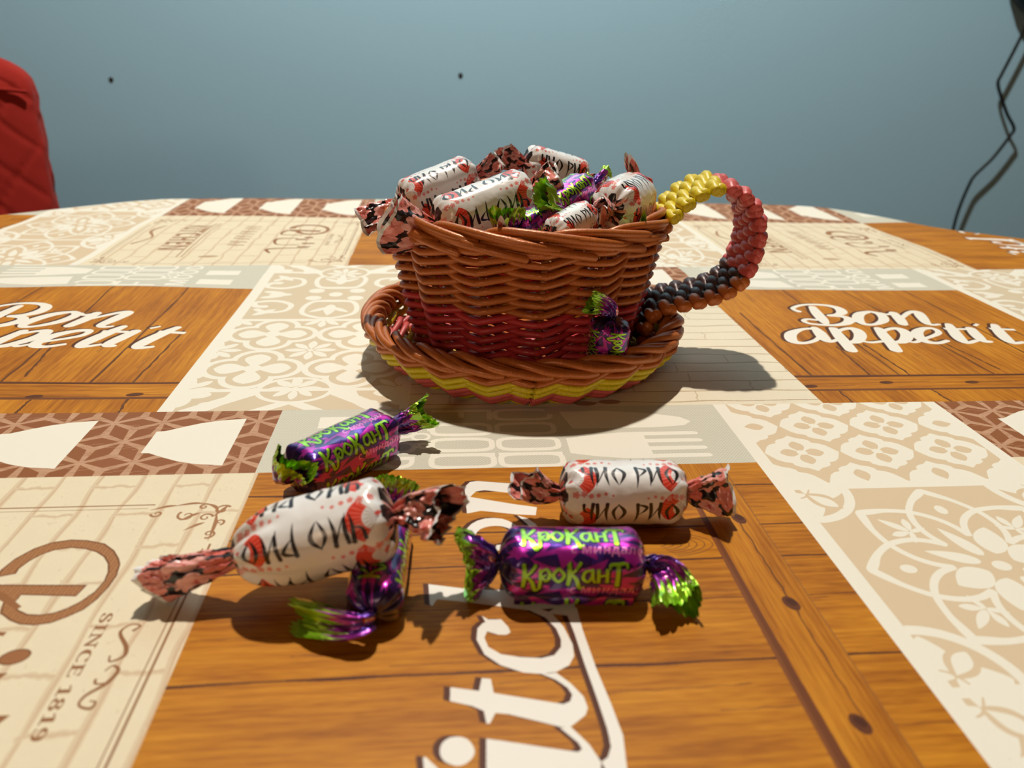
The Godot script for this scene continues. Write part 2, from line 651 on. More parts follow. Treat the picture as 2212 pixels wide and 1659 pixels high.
func build_table() -> void:
	var o := thing("table", Vector3(0.04, 0, -0.25), "kitchen table with rounded corners hidden under the printed oilcloth", "table")
	var mat := plain("table_wood", Color(0.42, 0.27, 0.15), 0.5)
	var ring := table_outline()
	var st := SurfaceTool.new()
	st.begin(Mesh.PRIMITIVE_TRIANGLES)
	var tri := Geometry2D.triangulate_polygon(ring)
	var mid := uvp(0.35, 1.9)
	var place := func(p: Vector2, y: float, k: float) -> Vector3:
		var q := uvp(p.x, p.y)
		q = mid + (q - mid) * k
		return Vector3(q.x - 0.04, y, q.y + 0.25)
	var y1 := TABLE - 0.003
	var y0 := TABLE - 0.026
	for k in range(0, tri.size(), 3):
		var a: Vector3 = place.call(ring[tri[k]], y1, 0.985)
		var b: Vector3 = place.call(ring[tri[k + 1]], y1, 0.985)
		var c: Vector3 = place.call(ring[tri[k + 2]], y1, 0.985)
		if (b - a).cross(c - a).y > 0:
			var s := b
			b = c
			c = s
		for p in [a, b, c]:
			st.add_vertex(p)
		for p in [a, c, b]:
			st.add_vertex(Vector3(p.x, y0, p.z))
	for k in ring.size():
		var a: Vector2 = ring[k]
		var b: Vector2 = ring[(k + 1) % ring.size()]
		var p0: Vector3 = place.call(a, y1, 0.985)
		var p1: Vector3 = place.call(b, y1, 0.985)
		var p2: Vector3 = place.call(b, y0, 0.985)
		var p3: Vector3 = place.call(a, y0, 0.985)
		for p in [p0, p2, p1, p0, p3, p2]:
			st.add_vertex(p)
	st.generate_normals()
	put("tabletop", st.commit(), mat, o)
	var b := Builder.new()
	for s in [-1, 1]:
		chamfer_box(b, Vector3(0, TABLE - 0.07, s * 0.3), Vector3(0.4, 0.042, 0.01), 0.002)
		chamfer_box(b, Vector3(s * 0.4, TABLE - 0.07, 0), Vector3(0.01, 0.042, 0.3), 0.002)
	put("apron", b.mesh(), mat, o)
	for sx in [-1, 1]:
		for sz in [-1, 1]:
			b = Builder.new()
			lathe(b, PackedVector2Array([Vector2(0.0005, 0), Vector2(0.016, 0), Vector2(0.018, 0.004), Vector2(0.026, TABLE - 0.03), Vector2(0.0005, TABLE - 0.028)]), 16)
			put("leg", b.mesh(), mat, o).position = Vector3(sx * 0.38, 0, sz * 0.28)

func cloth_height(u: float, v: float) -> float:
	# soft waves of the oilcloth, flat under the things that stand on it
	var k := smoothstep(2.9, 3.6, v) + smoothstep(-0.9, -1.6, u) * smoothstep(1.9, 2.3, v) * 0.7
	k = minf(k, 1.0) * (1.0 - smoothstep(4.7, 5.2, v) * 0.6)
	return (noise.get_noise_2d(u * 0.55 + 4.0, v * 0.8 + 1.0) * 0.016 + 0.004) * k

func build_cloth() -> void:
	var ring := table_outline()
	var m := ArrayMesh.new()
	var panels := []
	var mt := cloth_prints()
	var PU := 3.36
	for k in [-1, 0, 1]:
		var s: float = k * PU
		for row in [[-2.793, -1.558, -1.197], [0.437, 1.672, 2.033], [3.65, 4.84, 5.56]]:
			panels.append([-1.77 + s, row[0], -0.478 + s, row[1], "brick_label", false])
			panels.append([-0.478 + s, row[0], 0.846 + s, row[1], "wood_kitchen", false])
			panels.append([0.846 + s, row[0], 1.59 + s, row[2], "tile_star", false])
			panels.append([-1.77 + s, row[1], -0.487 + s, row[2], "goblet_strip", false])
			panels.append([-0.487 + s, row[1], 0.846 + s, row[2], "linen_strip", false])
		for row in [[-1.197, 0.06, 0.437], [2.033, 3.268, 3.65], [5.56, 6.8, 7.1]]:
			panels.append([-2.147 + s, row[0], -0.852 + s, row[1], "wood_bon", false])
			panels.append([-0.852 + s, row[0], -0.11 + s, row[2], "tile_clover", false])
			panels.append([-0.11 + s, row[0], 1.213 + s, row[1], "brick_plank", false])
			panels.append([-2.147 + s, row[1], -0.852 + s, row[2], "linen_strip", true])
			panels.append([-0.11 + s, row[1], 1.213 + s, row[2], "goblet_strip", false])
	var by := {}
	for p in panels:
		var rect := PackedVector2Array([Vector2(p[0], p[1]), Vector2(p[2], p[1]), Vector2(p[2], p[3]), Vector2(p[0], p[3])])
		if Geometry2D.intersect_polygons(rect, ring).is_empty():
			continue
		if not by.has(p[4]):
			var st := SurfaceTool.new()
			st.begin(Mesh.PRIMITIVE_TRIANGLES)
			st.set_smooth_group(0)
			by[p[4]] = st
		var st: SurfaceTool = by[p[4]]
		var nu := maxi(2, int((p[2] - p[0]) / 0.06))
		var nv := maxi(2, int((p[3] - p[1]) / 0.06))
		for a in nu:
			for c in nv:
				var cell := PackedVector2Array()
				for q in [[0, 0], [1, 0], [1, 1], [0, 1]]:
					cell.append(Vector2(lerpf(p[0], p[2], float(a + q[0]) / nu), lerpf(p[1], p[3], float(c + q[1]) / nv)))
				var inside := 0
				for q in cell:
					if Geometry2D.is_point_in_polygon(q, ring):
						inside += 1
				if inside == 0:
					continue
				var parts := [cell]
				if inside < 4:
					parts = Geometry2D.intersect_polygons(cell, ring)
				for poly in parts:
					for k2 in range(1, poly.size() - 1):
						var tri := [poly[0], poly[k2], poly[k2 + 1]]
						if (tri[1] - tri[0]).cross(tri[2] - tri[0]) > 0:
							tri = [poly[0], poly[k2 + 1], poly[k2]]
						for q in tri:
							var tu: float = (q.x - p[0]) / (p[2] - p[0])
							var tv: float = 1.0 - (q.y - p[1]) / (p[3] - p[1])
							if p[5]:
								tu = 1.0 - tu
								tv = 1.0 - tv
							st.set_uv(Vector2(tu, tv))
							var w := uvp(q.x, q.y)
							st.set_normal(Vector3.UP)
							st.add_vertex(Vector3(w.x, cloth_height(q.x, q.y) * S, w.y))
	var k3 := 0
	for key in by:
		var st: SurfaceTool = by[key]
		st.generate_normals()
		st.commit(m)
		m.surface_set_material(k3, mt[key])
		k3 += 1
	# the edge: rolls over the table top and hangs down
	var b := Builder.new()
	var p := PackedVector3Array()
	var uv := PackedVector2Array()
	var mid := uvp(0.35, 1.9)
	var prof := [Vector2(0, 0), Vector2(0.0035, -0.0008), Vector2(0.006, -0.004), Vector2(0.007, -0.012), Vector2(0.009, -0.06), Vector2(0.012, -0.15)]
	for f in prof:
		for k in ring.size() + 1:
			var q := ring[k % ring.size()]
			var w := uvp(q.x, q.y)
			var out := (w - mid).normalized()
			var wave: float = 0.006 * sin(k * 0.9) * clampf(-f.y / 0.1, 0.0, 1.0)
			w += out * (f.x + wave)
			p.append(Vector3(w.x, cloth_height(q.x, q.y) * S + f.y, w.y))
			uv.append(Vector2(k * 0.1, f.y))
	b.grid(p, prof.size(), ring.size() + 1, uv, true, false)
	m.add_surface_from_arrays(Mesh.PRIMITIVE_TRIANGLES, b.arrays())
	m.surface_set_material(k3, mt["edge"])
	var o := put("tablecloth", m, null)
	o.position = Vector3(0, TABLE, 0)
	tag(o, "printed oilcloth of wood, brick and tile patches spread over the table", "tablecloth")

func cloth_prints() -> Dictionary:
	var out := {}
	var white := ph(244, 230, 204)
	for e in [["wood_kitchen", print_kitchen()], ["wood_bon", print_bon()], ["brick_label", print_label()], ["brick_plank", print_planks()], ["tile_star", print_star_tile(white)], ["tile_clover", print_clover(white)], ["goblet_strip", print_goblets(white)], ["linen_strip", print_linen(white)]]:
		out[e[0]] = printed("oilcloth_" + e[0], e[1], 0.52, 0.3)
	out["edge"] = plain("oilcloth_edge", ph(226, 205, 165), 0.55, 0.4)
	return out

func print_kitchen() -> Texture2D:
	var cv := Canvas.new(2048, 1910, 1.324, 1.235, Color.WHITE)
	cv.lay(wood(1024, 955, true, 11))
	var dark := ph(92, 46, 18)
	for v in [0.828, 0.535, 0.948, 1.122, 0.7, 0.25, 0.1]:
		var a := 0.0
		var e := 1.324
		var wd := 0.007
		if v == 0.948: wd = 0.005
		if v == 0.7 or v == 0.1: wd = 0.0025
		cv.stroke(wobble(Vector2(a, v), Vector2(e, v + 0.004), wd, 0.004, int(v * 100)), dark)
	for k in 30:
		var x := fposmod(k * 0.3719, 1.3)
		var y := fposmod(k * 0.2137 + 0.05, 1.2)
		cv.stroke(wobble(Vector2(x, y), Vector2(x + 0.12 + 0.2 * fposmod(k * 0.37, 1.0), y + 0.004), 0.0022, 0.004, k), ph(128, 72, 28))
	# rings of an eye in the board
	for k in 7:
		cv.arc(Vector2(0.95, 0.885), 0.02 + 0.018 * k, -1.3, 1.3, 0.0025, ph(134, 78, 32), 0.35)
	# the batten
	var strip := wood(160, 955, false, 23)
	strip.resize(182, 1910, Image.INTERPOLATE_CUBIC)
	var left := [Vector3(1.104, -0.02, 0.03), Vector3(1.098, 0.5, 0.022), Vector3(1.103, 1.26, 0.012)]
	cv.stroke(left, ph(128, 70, 28), Vector2(-0.008, 0))
	cv.im.blit_rect(strip, Rect2i(0, 0, 182, 1910), Vector2i(int(1.098 * cv.sx), 0))
	cv.stroke(left, ph(112, 58, 22), Vector2(-0.004, 0), true, -0.004)
	cv.stroke([Vector3(1.215, -0.02, 0.004), Vector3(1.217, 0.6, 0.003), Vector3(1.22, 1.26, 0.003)], ph(150, 92, 36))
	cv.stroke(wobble(Vector2(1.171, 0.97), Vector2(1.175, 0.69), 0.004, 0.008, 3), ph(104, 58, 22))
	cv.stroke(wobble(Vector2(1.175, 0.68), Vector2(1.17, 0.38), 0.003, 0.006, 4), ph(104, 58, 22))
	for q in [Vector2(1.172, 0.68), Vector2(1.16, 0.387), Vector2(1.175, 0.977)]:
		cv.ellipse(q, 0.015, 0.022, 0.3, ph(98, 50, 22))
		cv.ellipse(q + Vector2(0.002, 0.004), 0.009, 0.012, 0.6, ph(78, 36, 14))
	# the word, in raised white letters with their printed edge
	var letters := kitchen_letters()
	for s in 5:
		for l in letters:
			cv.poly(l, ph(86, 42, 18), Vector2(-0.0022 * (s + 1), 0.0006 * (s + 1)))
	for l in letters:
		cv.poly(l, ph(247, 233, 212))
	return cv.texture()

func print_bon() -> Texture2D:
	var cv := Canvas.new(1400, 1335, 1.297, 1.235, Color.WHITE)
	cv.lay(wood(700, 668, false, 37))
	var dark := ph(104, 58, 22)
	for s in [[0.4, 1.24, 0.39, 0.2], [0.065, 0.9, 0.065, 0.2], [0.7, 1.24, 0.75, 0.2], [1.02, 1.24, 1.02, 0.2], [0.42, 0.52, 0.43, 0.21], [0.3, 0.5, 0.28, 0.21], [0.76, 0.53, 0.8, 0.26], [1.16, 0.7, 1.15, 0.2], [0.43, 0.1, 0.44, 0.0], [0.9, 0.1, 0.9, 0.0], [1.18, 0.1, 1.19, 0.0], [0.1, 0.1, 0.1, 0.0]]:
		cv.stroke(wobble(Vector2(s[0], s[1]), Vector2(s[2], s[3]), 0.009, 0.004, int(s[0] * 100)), dark)
	for k in 26:
		var x := fposmod(k * 0.3719, 1.3)
		var y := fposmod(k * 0.2137, 1.0) + 0.2
		cv.stroke(wobble(Vector2(x, y), Vector2(x + 0.004, y + 0.16), 0.0025, 0.004, k), ph(134, 78, 32))
	var strip := wood(700, 60, true, 51)
	strip.resize(1400, 105, Image.INTERPOLATE_CUBIC)
	cv.line(Vector2(-0.1, 0.212), Vector2(1.4, 0.207), 0.02, ph(110, 60, 24))
	cv.line(Vector2(-0.1, 0.1), Vector2(1.4, 0.1), 0.016, ph(118, 66, 26))
	cv.im.blit_rect(strip, Rect2i(0, 0, 1400, 105), Vector2i(0, int((1.235 - 0.203) * cv.sy)))
	cv.line(Vector2(-0.1, 0.208), Vector2(1.4, 0.208), 0.006, ph(84, 40, 16))
	for q in [Vector2(0.305, 0.155), Vector2(0.616, 0.15), Vector2(0.9, 0.112), Vector2(1.19, 0.124), Vector2(0.02, 0.13)]:
		cv.ellipse(q, 0.026, 0.012, 0.1, ph(92, 48, 20))
		cv.line(q, q + Vector2(0.16, 0.004), 0.003, ph(112, 62, 26))
	var word := bon_strokes()
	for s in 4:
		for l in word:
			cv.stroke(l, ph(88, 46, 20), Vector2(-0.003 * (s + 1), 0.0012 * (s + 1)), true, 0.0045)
	for l in word:
		cv.stroke(l, ph(246, 231, 206), Vector2.ZERO, true, 0.004)
	return cv.texture()

func plaster(w: int, h: int, sd: int, dark: Color, light: Color) -> Image:
	return toned(w, h, [grain(w, h, 1, 1, 0.012, sd), grain(w, h, 1, 1, 0.09, sd + 1), grain(w, h, 1.0, 2.0, 0.3, sd + 2)], [0.5, 0.3, 0.2], [dark, light, light.lerp(dark, 0.15), light])

func print_label() -> Texture2D:
	var W := 1.292
	var H := 1.235
	var cv := Canvas.new(1700, 1625, W, H, Color.WHITE)
	cv.lay(plaster(850, 812, 61, ph(218, 190, 150), ph(238, 217, 178)))
	var seam := ph(214, 178, 138)
	var seam2 := ph(224, 196, 156)
	var x := 0.07
	var row := 0
	while x < W:
		cv.stroke(wobble(Vector2(x, -0.02), Vector2(x + 0.004, H + 0.02), 0.016, 0.012, row * 3), seam2)
		cv.stroke(wobble(Vector2(x + 0.002, -0.02), Vector2(x + 0.006, H + 0.02), 0.005, 0.01, row * 3), seam)
		var y := 0.08 + 0.12 * (row % 2)
		while y < H:
			cv.stroke(wobble(Vector2(x, y), Vector2(x + 0.093, y + 0.004), 0.014, 0.01, row * 17 + int(y * 50)), seam2)
			cv.stroke(wobble(Vector2(x, y), Vector2(x + 0.093, y + 0.004), 0.0035, 0.006, row * 17 + int(y * 50)), seam)
			y += 0.245
		x += 0.0935
		row += 1
	for k in 240:
		var q := Vector2(fposmod(k * 0.61803, 1.0) * W, fposmod(k * 0.7548, 1.0) * H)
		cv.stroke([Vector3(q.x, q.y, 0.002), Vector3(q.x + 0.004 * sin(k), q.y + 0.008, 0.001)], ph(214, 190, 150))
	var ink := ph(150, 98, 56)
	var fine := ph(165, 112, 68)
	# ruled frame with scroll corners
	for e in [[0.03, 0.004], [0.045, 0.0022]]:
		var d: float = 0.245 if e[0] == 0.03 else 0.252
		var lo := 0.05
		var hi: float = H - 0.137 - (e[0] - 0.03)
		var le: float = 0.03 + e[0] - 0.03
		var ri: float = W - 0.038 - (e[0] - 0.03) * 0.8
		cv.line(Vector2(le + 0.17, hi), Vector2(ri - 0.17, hi), e[1], ink)
		cv.line(Vector2(le + 0.17, lo), Vector2(ri - 0.17, lo), e[1], ink)
		cv.line(Vector2(le, lo + 0.15), Vector2(le, hi - 0.16), e[1], ink)
		cv.line(Vector2(ri, lo + 0.15), Vector2(ri, hi - 0.16), e[1], ink)
	for sx in [0, 1]:
		for sy in [0, 1]:
			var mir := func(p: Vector2) -> Vector2:
				return Vector2(p.x if sx else W - p.x, p.y if sy else H - 0.087 - p.y)
			for sc in [[Vector2(1.245, 1.07), 0.02, 0.6], [Vector2(1.17, 1.05), 0.022, 2.4], [Vector2(1.1, 1.06), 0.014, 3.2], [Vector2(1.24, 0.975), 0.016, 4.4], [Vector2(1.252, 1.02), 0.012, 5.0], [Vector2(1.2, 1.085), 0.012, 1.0], [Vector2(1.215, 1.04), 0.016, 0.2]]:
				var pts := []
				for k in 18:
					var a: float = sc[2] + k * 0.42
					var r: float = sc[1] * (1.0 - k / 20.0)
					var p: Vector2 = mir.call(sc[0] + Vector2(cos(a), sin(a)) * r)
					pts.append(Vector3(p.x, p.y, 0.0062 - 0.0002 * k))
				cv.stroke(pts, fine, Vector2.ZERO, false)
			for lf in [[1.13, 1.09, 1.2, 1.098], [1.2, 1.098, 1.24, 1.06], [1.235, 1.06, 1.245, 0.95], [1.2, 1.06, 1.16, 1.03], [1.22, 1.02, 1.18, 0.99], [1.255, 1.09, 1.23, 1.04], [1.08, 1.075, 1.14, 1.092]]:
				var pa: Vector2 = mir.call(Vector2(lf[0], lf[1]))
				var pb: Vector2 = mir.call(Vector2(lf[2], lf[3]))
				var mid := (pa + pb) * 0.5 + Vector2(0.004, 0.006)
				cv.stroke([Vector3(pa.x, pa.y, 0.001), Vector3(mid.x, mid.y, 0.009), Vector3(pb.x, pb.y, 0.001)], fine)
	# the big initial, filled with wood hatching
	var big := label_letter()
	cv.poly(big, ph(122, 74, 40))
	var inner := Geometry2D.offset_polygon(PackedVector2Array(big), -0.0035)
	for p in inner:
		cv.poly(Array(p), ph(178, 122, 74))
		for k in 150:
			var hx := 0.72 + k * 0.0026
			var seg := Geometry2D.intersect_polyline_with_polygon(PackedVector2Array([Vector2(hx, 0.6), Vector2(hx + 0.03, 1.05)]), p)
			for s2 in seg:
				if k % 3 != 1:
					cv.line(s2[0], s2[-1], 0.0012 + 0.0008 * (k % 2), ph(150, 94, 52))
	for e in [[1.006, 0.621, 0.026, 0.019]]:
		cv.ellipse(Vector2(e[0], e[1]), e[2], e[3], 0.2, ph(122, 74, 40))
		cv.ellipse(Vector2(e[0], e[1]), e[2] - 0.003, e[3] - 0.003, 0.2, ph(160, 102, 60))
	for e in [[1.0, 0.572], [1.05, 0.48], [1.04, 0.39]]:
		cv.poly([Vector2(e[0] - 0.06, e[1] + 0.012), Vector2(e[0] + 0.014, e[1] + 0.012), Vector2(e[0], e[1] - 0.014), Vector2(e[0] - 0.06, e[1] - 0.016)], ph(150, 96, 54))
	var script_pts := [[Vector3(0.95, 0.75, 0.01), Vector3(0.86, 0.8, 0.02), Vector3(0.84, 0.7, 0.012), Vector3(0.96, 0.68, 0.01)], [Vector3(0.95, 0.6, 0.01), Vector3(0.84, 0.58, 0.02), Vector3(0.86, 0.45, 0.012), Vector3(0.98, 0.44, 0.01)], [Vector3(1.04, 0.36, 0.012), Vector3(0.84, 0.34, 0.022), Vector3(0.86, 0.25, 0.012)]]
	for s in script_pts:
		cv.stroke(s, ph(152, 98, 56))
	cv.text("SINCE 1819", "Droid Serif", 700, Vector2(1.106, 0.728), Vector2(0.012, -1).normalized(), Vector2(1, 0), 0.0215, ink, 1.75)
	# flourish beside the date
	cv.stroke([Vector3(1.187, 0.675, 0.006), Vector3(1.196, 0.688, 0.004), Vector3(1.178, 0.692, 0.003), Vector3(1.166, 0.672, 0.006), Vector3(1.19, 0.635, 0.008), Vector3(1.195, 0.612, 0.007), Vector3(1.176, 0.6, 0.004), Vector3(1.17, 0.615, 0.003)], ink)
	cv.stroke([Vector3(1.176, 0.578, 0.003), Vector3(1.185, 0.59, 0.004), Vector3(1.198, 0.578, 0.007), Vector3(1.19, 0.55, 0.008), Vector3(1.166, 0.525, 0.006), Vector3(1.164, 0.505, 0.004), Vector3(1.185, 0.497, 0.006), Vector3(1.188, 0.51, 0.004), Vector3(1.178, 0.513, 0.003)], ink)
	cv.stroke([Vector3(1.19, 0.55, 0.004), Vector3(1.172, 0.55, 0.004), Vector3(1.168, 0.56, 0.005)], ink)
	# smaller lines of the label
	for k in 8:
		var yy := 0.9 - k * 0.066
		cv.line(Vector2(0.6, yy), Vector2(0.69, yy - 0.01), 0.014, ph(168, 122, 82))
		cv.line(Vector2(0.6 + 0.05 * (k % 2), yy - 0.03), Vector2(0.66, yy - 0.03), 0.01, ph(172, 128, 88))
	cv.text("KITCHEN", "Droid Sans", 700, Vector2(0.22, 0.93), Vector2(0, -1), Vector2(1, 0), 0.13, ph(168, 122, 82), 0.78)
	for xx in [0.4, 0.425]:
		cv.line(Vector2(xx, 0.2), Vector2(xx, 1.0), 0.008, ph(188, 148, 108))
	cv.stroke([Vector3(0.14, 0.9, 0.012), Vector3(0.1, 0.75, 0.02), Vector3(0.15, 0.6, 0.012), Vector3(0.09, 0.45, 0.018)], ph(176, 130, 90))
	cv.ellipse(Vector2(0.56, 0.2), 0.05, 0.02, 0.0, ph(190, 152, 112))
	return cv.texture()

func print_planks() -> Texture2D:
	var W := 1.323
	var H := 1.235
	var cv := Canvas.new(1024, 956, W, H, Color.WHITE)
	cv.lay(plaster(512, 478, 71, ph(220, 198, 160), ph(236, 218, 184)))
	var seam := ph(196, 168, 130)
	var y := 0.024
	var row := 0
	while y < H:
		cv.stroke(wobble(Vector2(-0.02, y), Vector2(W + 0.02, y + 0.002), 0.007, 0.012, row * 5 + 1), seam)
		var x := 0.12 + 0.21 * (row % 3)
		while x < W:
			cv.stroke(wobble(Vector2(x, y), Vector2(x + 0.012, y + 0.078), 0.005, 0.01, row * 11 + int(x * 20)), ph(206, 180, 142))
			x += 0.4
		y += 0.079
		row += 1
	cv.ellipse(Vector2(0.93, 0.57), 0.042, 0.026, 0.0, ph(160, 120, 84))
	cv.ellipse(Vector2(0.93, 0.57), 0.036, 0.021, 0.0, ph(182, 142, 104))
	cv.poly([Vector2(0.42, 0.2), Vector2(0.79, 0.335), Vector2(0.815, 0.275), Vector2(0.5, 0.27)], ph(124, 116, 100))
	for q in [[0.55, 0.02], [0.63, 0.03]]:
		cv.ellipse(Vector2(q[0], q[1]), 0.035, 0.016, 0.0, ph(176, 136, 100))
	return cv.texture()

func print_goblets(white: Color) -> Texture2D:
	var W := 1.285
	var H := 0.361
	var cv := Canvas.new(1800, 506, W, H, Color.WHITE)
	cv.lay(toned(900, 253, [grain(900, 253, 8, 1, 0.12, 81), grain(900, 253, 3, 1, 0.3, 82), grain(900, 253, 1, 1, 0.02, 83)], [0.4, 0.3, 0.3], [ph(160, 108, 72), ph(196, 146, 108), ph(206, 160, 124)]))
	var brown := ph(140, 80, 40)
	# six-pointed stars of lozenges on a triangular lattice
	for j in range(-1, 5):
		for i in range(-1, 11):
			var c := Vector2(0.155 + i * 0.1345 + (posmod(j, 2)) * 0.06725 - 0.1345, 0.066 + j * 0.1125)
			for k in 3:
				var d := Vector2(cos(k * PI / 3.0), sin(k * PI / 3.0) * 0.966)
				var e := Vector2(-d.y, d.x)
				var g := c + d * 0.06725
				var w := 0.4 + 0.6 * absf(noise.get_noise_2d(i * 3.0 + k, j * 5.0))
				cv.poly([g + d * 0.056, g + e * 0.026, g - d * 0.056, g - e * 0.026], brown.lerp(ph(166, 104, 62), w * 0.5))
	for k in 420:
		var x := fposmod(k * 0.61803, 1.0) * W
		var y := fposmod(k * 0.7548, 1.0) * H
		cv.line(Vector2(x, y), Vector2(x + 0.03, y + 0.003), 0.0012, ph(198, 150, 112) if k % 2 else ph(150, 92, 52))
	for g in [0.24, 0.655, 1.07]:
		var o := Vector2(g, 0.181)
		var lo := []
		var hi := []
		var top := [Vector2(-0.108, 0.055), Vector2(-0.085, 0.057), Vector2(-0.04, 0.082), Vector2(0.0, 0.102), Vector2(0.05, 0.118), Vector2(0.122, 0.128)]
		for p in top:
			hi.append(o + p)
			lo.push_front(o + Vector2(p.x, -p.y - 0.012))
		cv.poly(hi + lo, white)
	return cv.texture()

func print_linen(white: Color) -> Texture2D:
	var W := 1.333
	var H := 0.361
	var cv := Canvas.new(1800, 488, W, H, ph(216, 204, 176))
	for y in range(0, 488, 7):
		for x in range(0, 1800, 12):
			var s := 6 * ((y / 7) % 2)
			cv.im.fill_rect(Rect2i(x + s, y, 6, 3), ph(184, 176, 154) if (x / 12 + y) % 3 else ph(178, 172, 152))
			cv.im.fill_rect(Rect2i(x + s, y + 3, 7, 2), ph(228, 216, 188))
	var m := ph(214, 202, 174)
	# handles of knife and fork
	for q in [[0.1, 0.275], [0.1, 0.13]]:
		cv.stroke([Vector3(q[0] + 0.02, q[1], 0.07), Vector3(q[0] + 0.17, q[1] + 0.004, 0.07)], white)
		cv.poly([Vector2(q[0] + 0.1, q[1] + 0.036), Vector2(q[0] + 0.175, q[1] + 0.036), Vector2(q[0] + 0.175, q[1] - 0.036), Vector2(q[0] + 0.1, q[1] - 0.036)], white)
	# small bold column
	cv.text("MOOD", "Droid Sans", 700, Vector2(0.29, 0.35), Vector2(0, -1), Vector2(1, 0), 0.085, white, 0.95)
	cv.text("FOR", "Droid Sans", 700, Vector2(0.37, 0.25), Vector2(0, -1), Vector2(1, 0), 0.055, white, 1.0)
	# tall outlined words
	for col in [[0.445, "FOOD"], [0.632, "GOOD"]]:
		for k in 4:
			var y0: float = 0.355 - k * 0.0905
			var x0: float = col[0]
			var ch: String = col[1][k]
			var wd := 0.0165
			if ch == "F":
				cv.stroke([Vector3(x0, y0 - 0.015, wd), Vector3(x0 + 0.175, y0 - 0.015, wd), Vector3(x0 + 0.175, y0 - 0.075, wd)], white, Vector2.ZERO, false)
				cv.line(Vector2(x0 + 0.09, y0 - 0.01), Vector2(x0 + 0.09, y0 - 0.06), wd, white)
			else:
				var pts := []
				var n := 24
				for s in n + 1:
					var t := TAU * s / n
					if ch == "G" and s < 3: continue
					var cc := Vector2(cos(t), sin(t))
					pts.append(Vector3(x0 + 0.088 + 0.084 * signf(cc.x) * pow(absf(cc.x), 0.5), y0 - 0.045 + 0.033 * signf(cc.y) * pow(absf(cc.y), 0.5), wd))
				cv.stroke(pts, white, Vector2.ZERO, false)
				if ch == "D":
					cv.line(Vector2(x0, y0 - 0.012), Vector2(x0 + 0.176, y0 - 0.012), wd, white)
	# blade and fork
	cv.poly([Vector2(0.835, 0.325), Vector2(0.96, 0.33), Vector2(1.1, 0.31), Vector2(1.2, 0.28), Vector2(1.226, 0.25), Vector2(1.2, 0.225), Vector2(1.12, 0.215), Vector2(0.86, 0.213)], white)
	cv.poly([Vector2(0.83, 0.155), Vector2(0.9, 0.17), Vector2(0.99, 0.185), Vector2(1.06, 0.186), Vector2(1.06, 0.035), Vector2(0.98, 0.036), Vector2(0.9, 0.05), Vector2(0.83, 0.07)], white)
	for q in [0.176, 0.133, 0.09, 0.047]:
		cv.stroke([Vector3(1.03, q, 0.022), Vector3(1.2, q, 0.02), Vector3(1.212, q, 0.012)], white)
	return cv.texture()

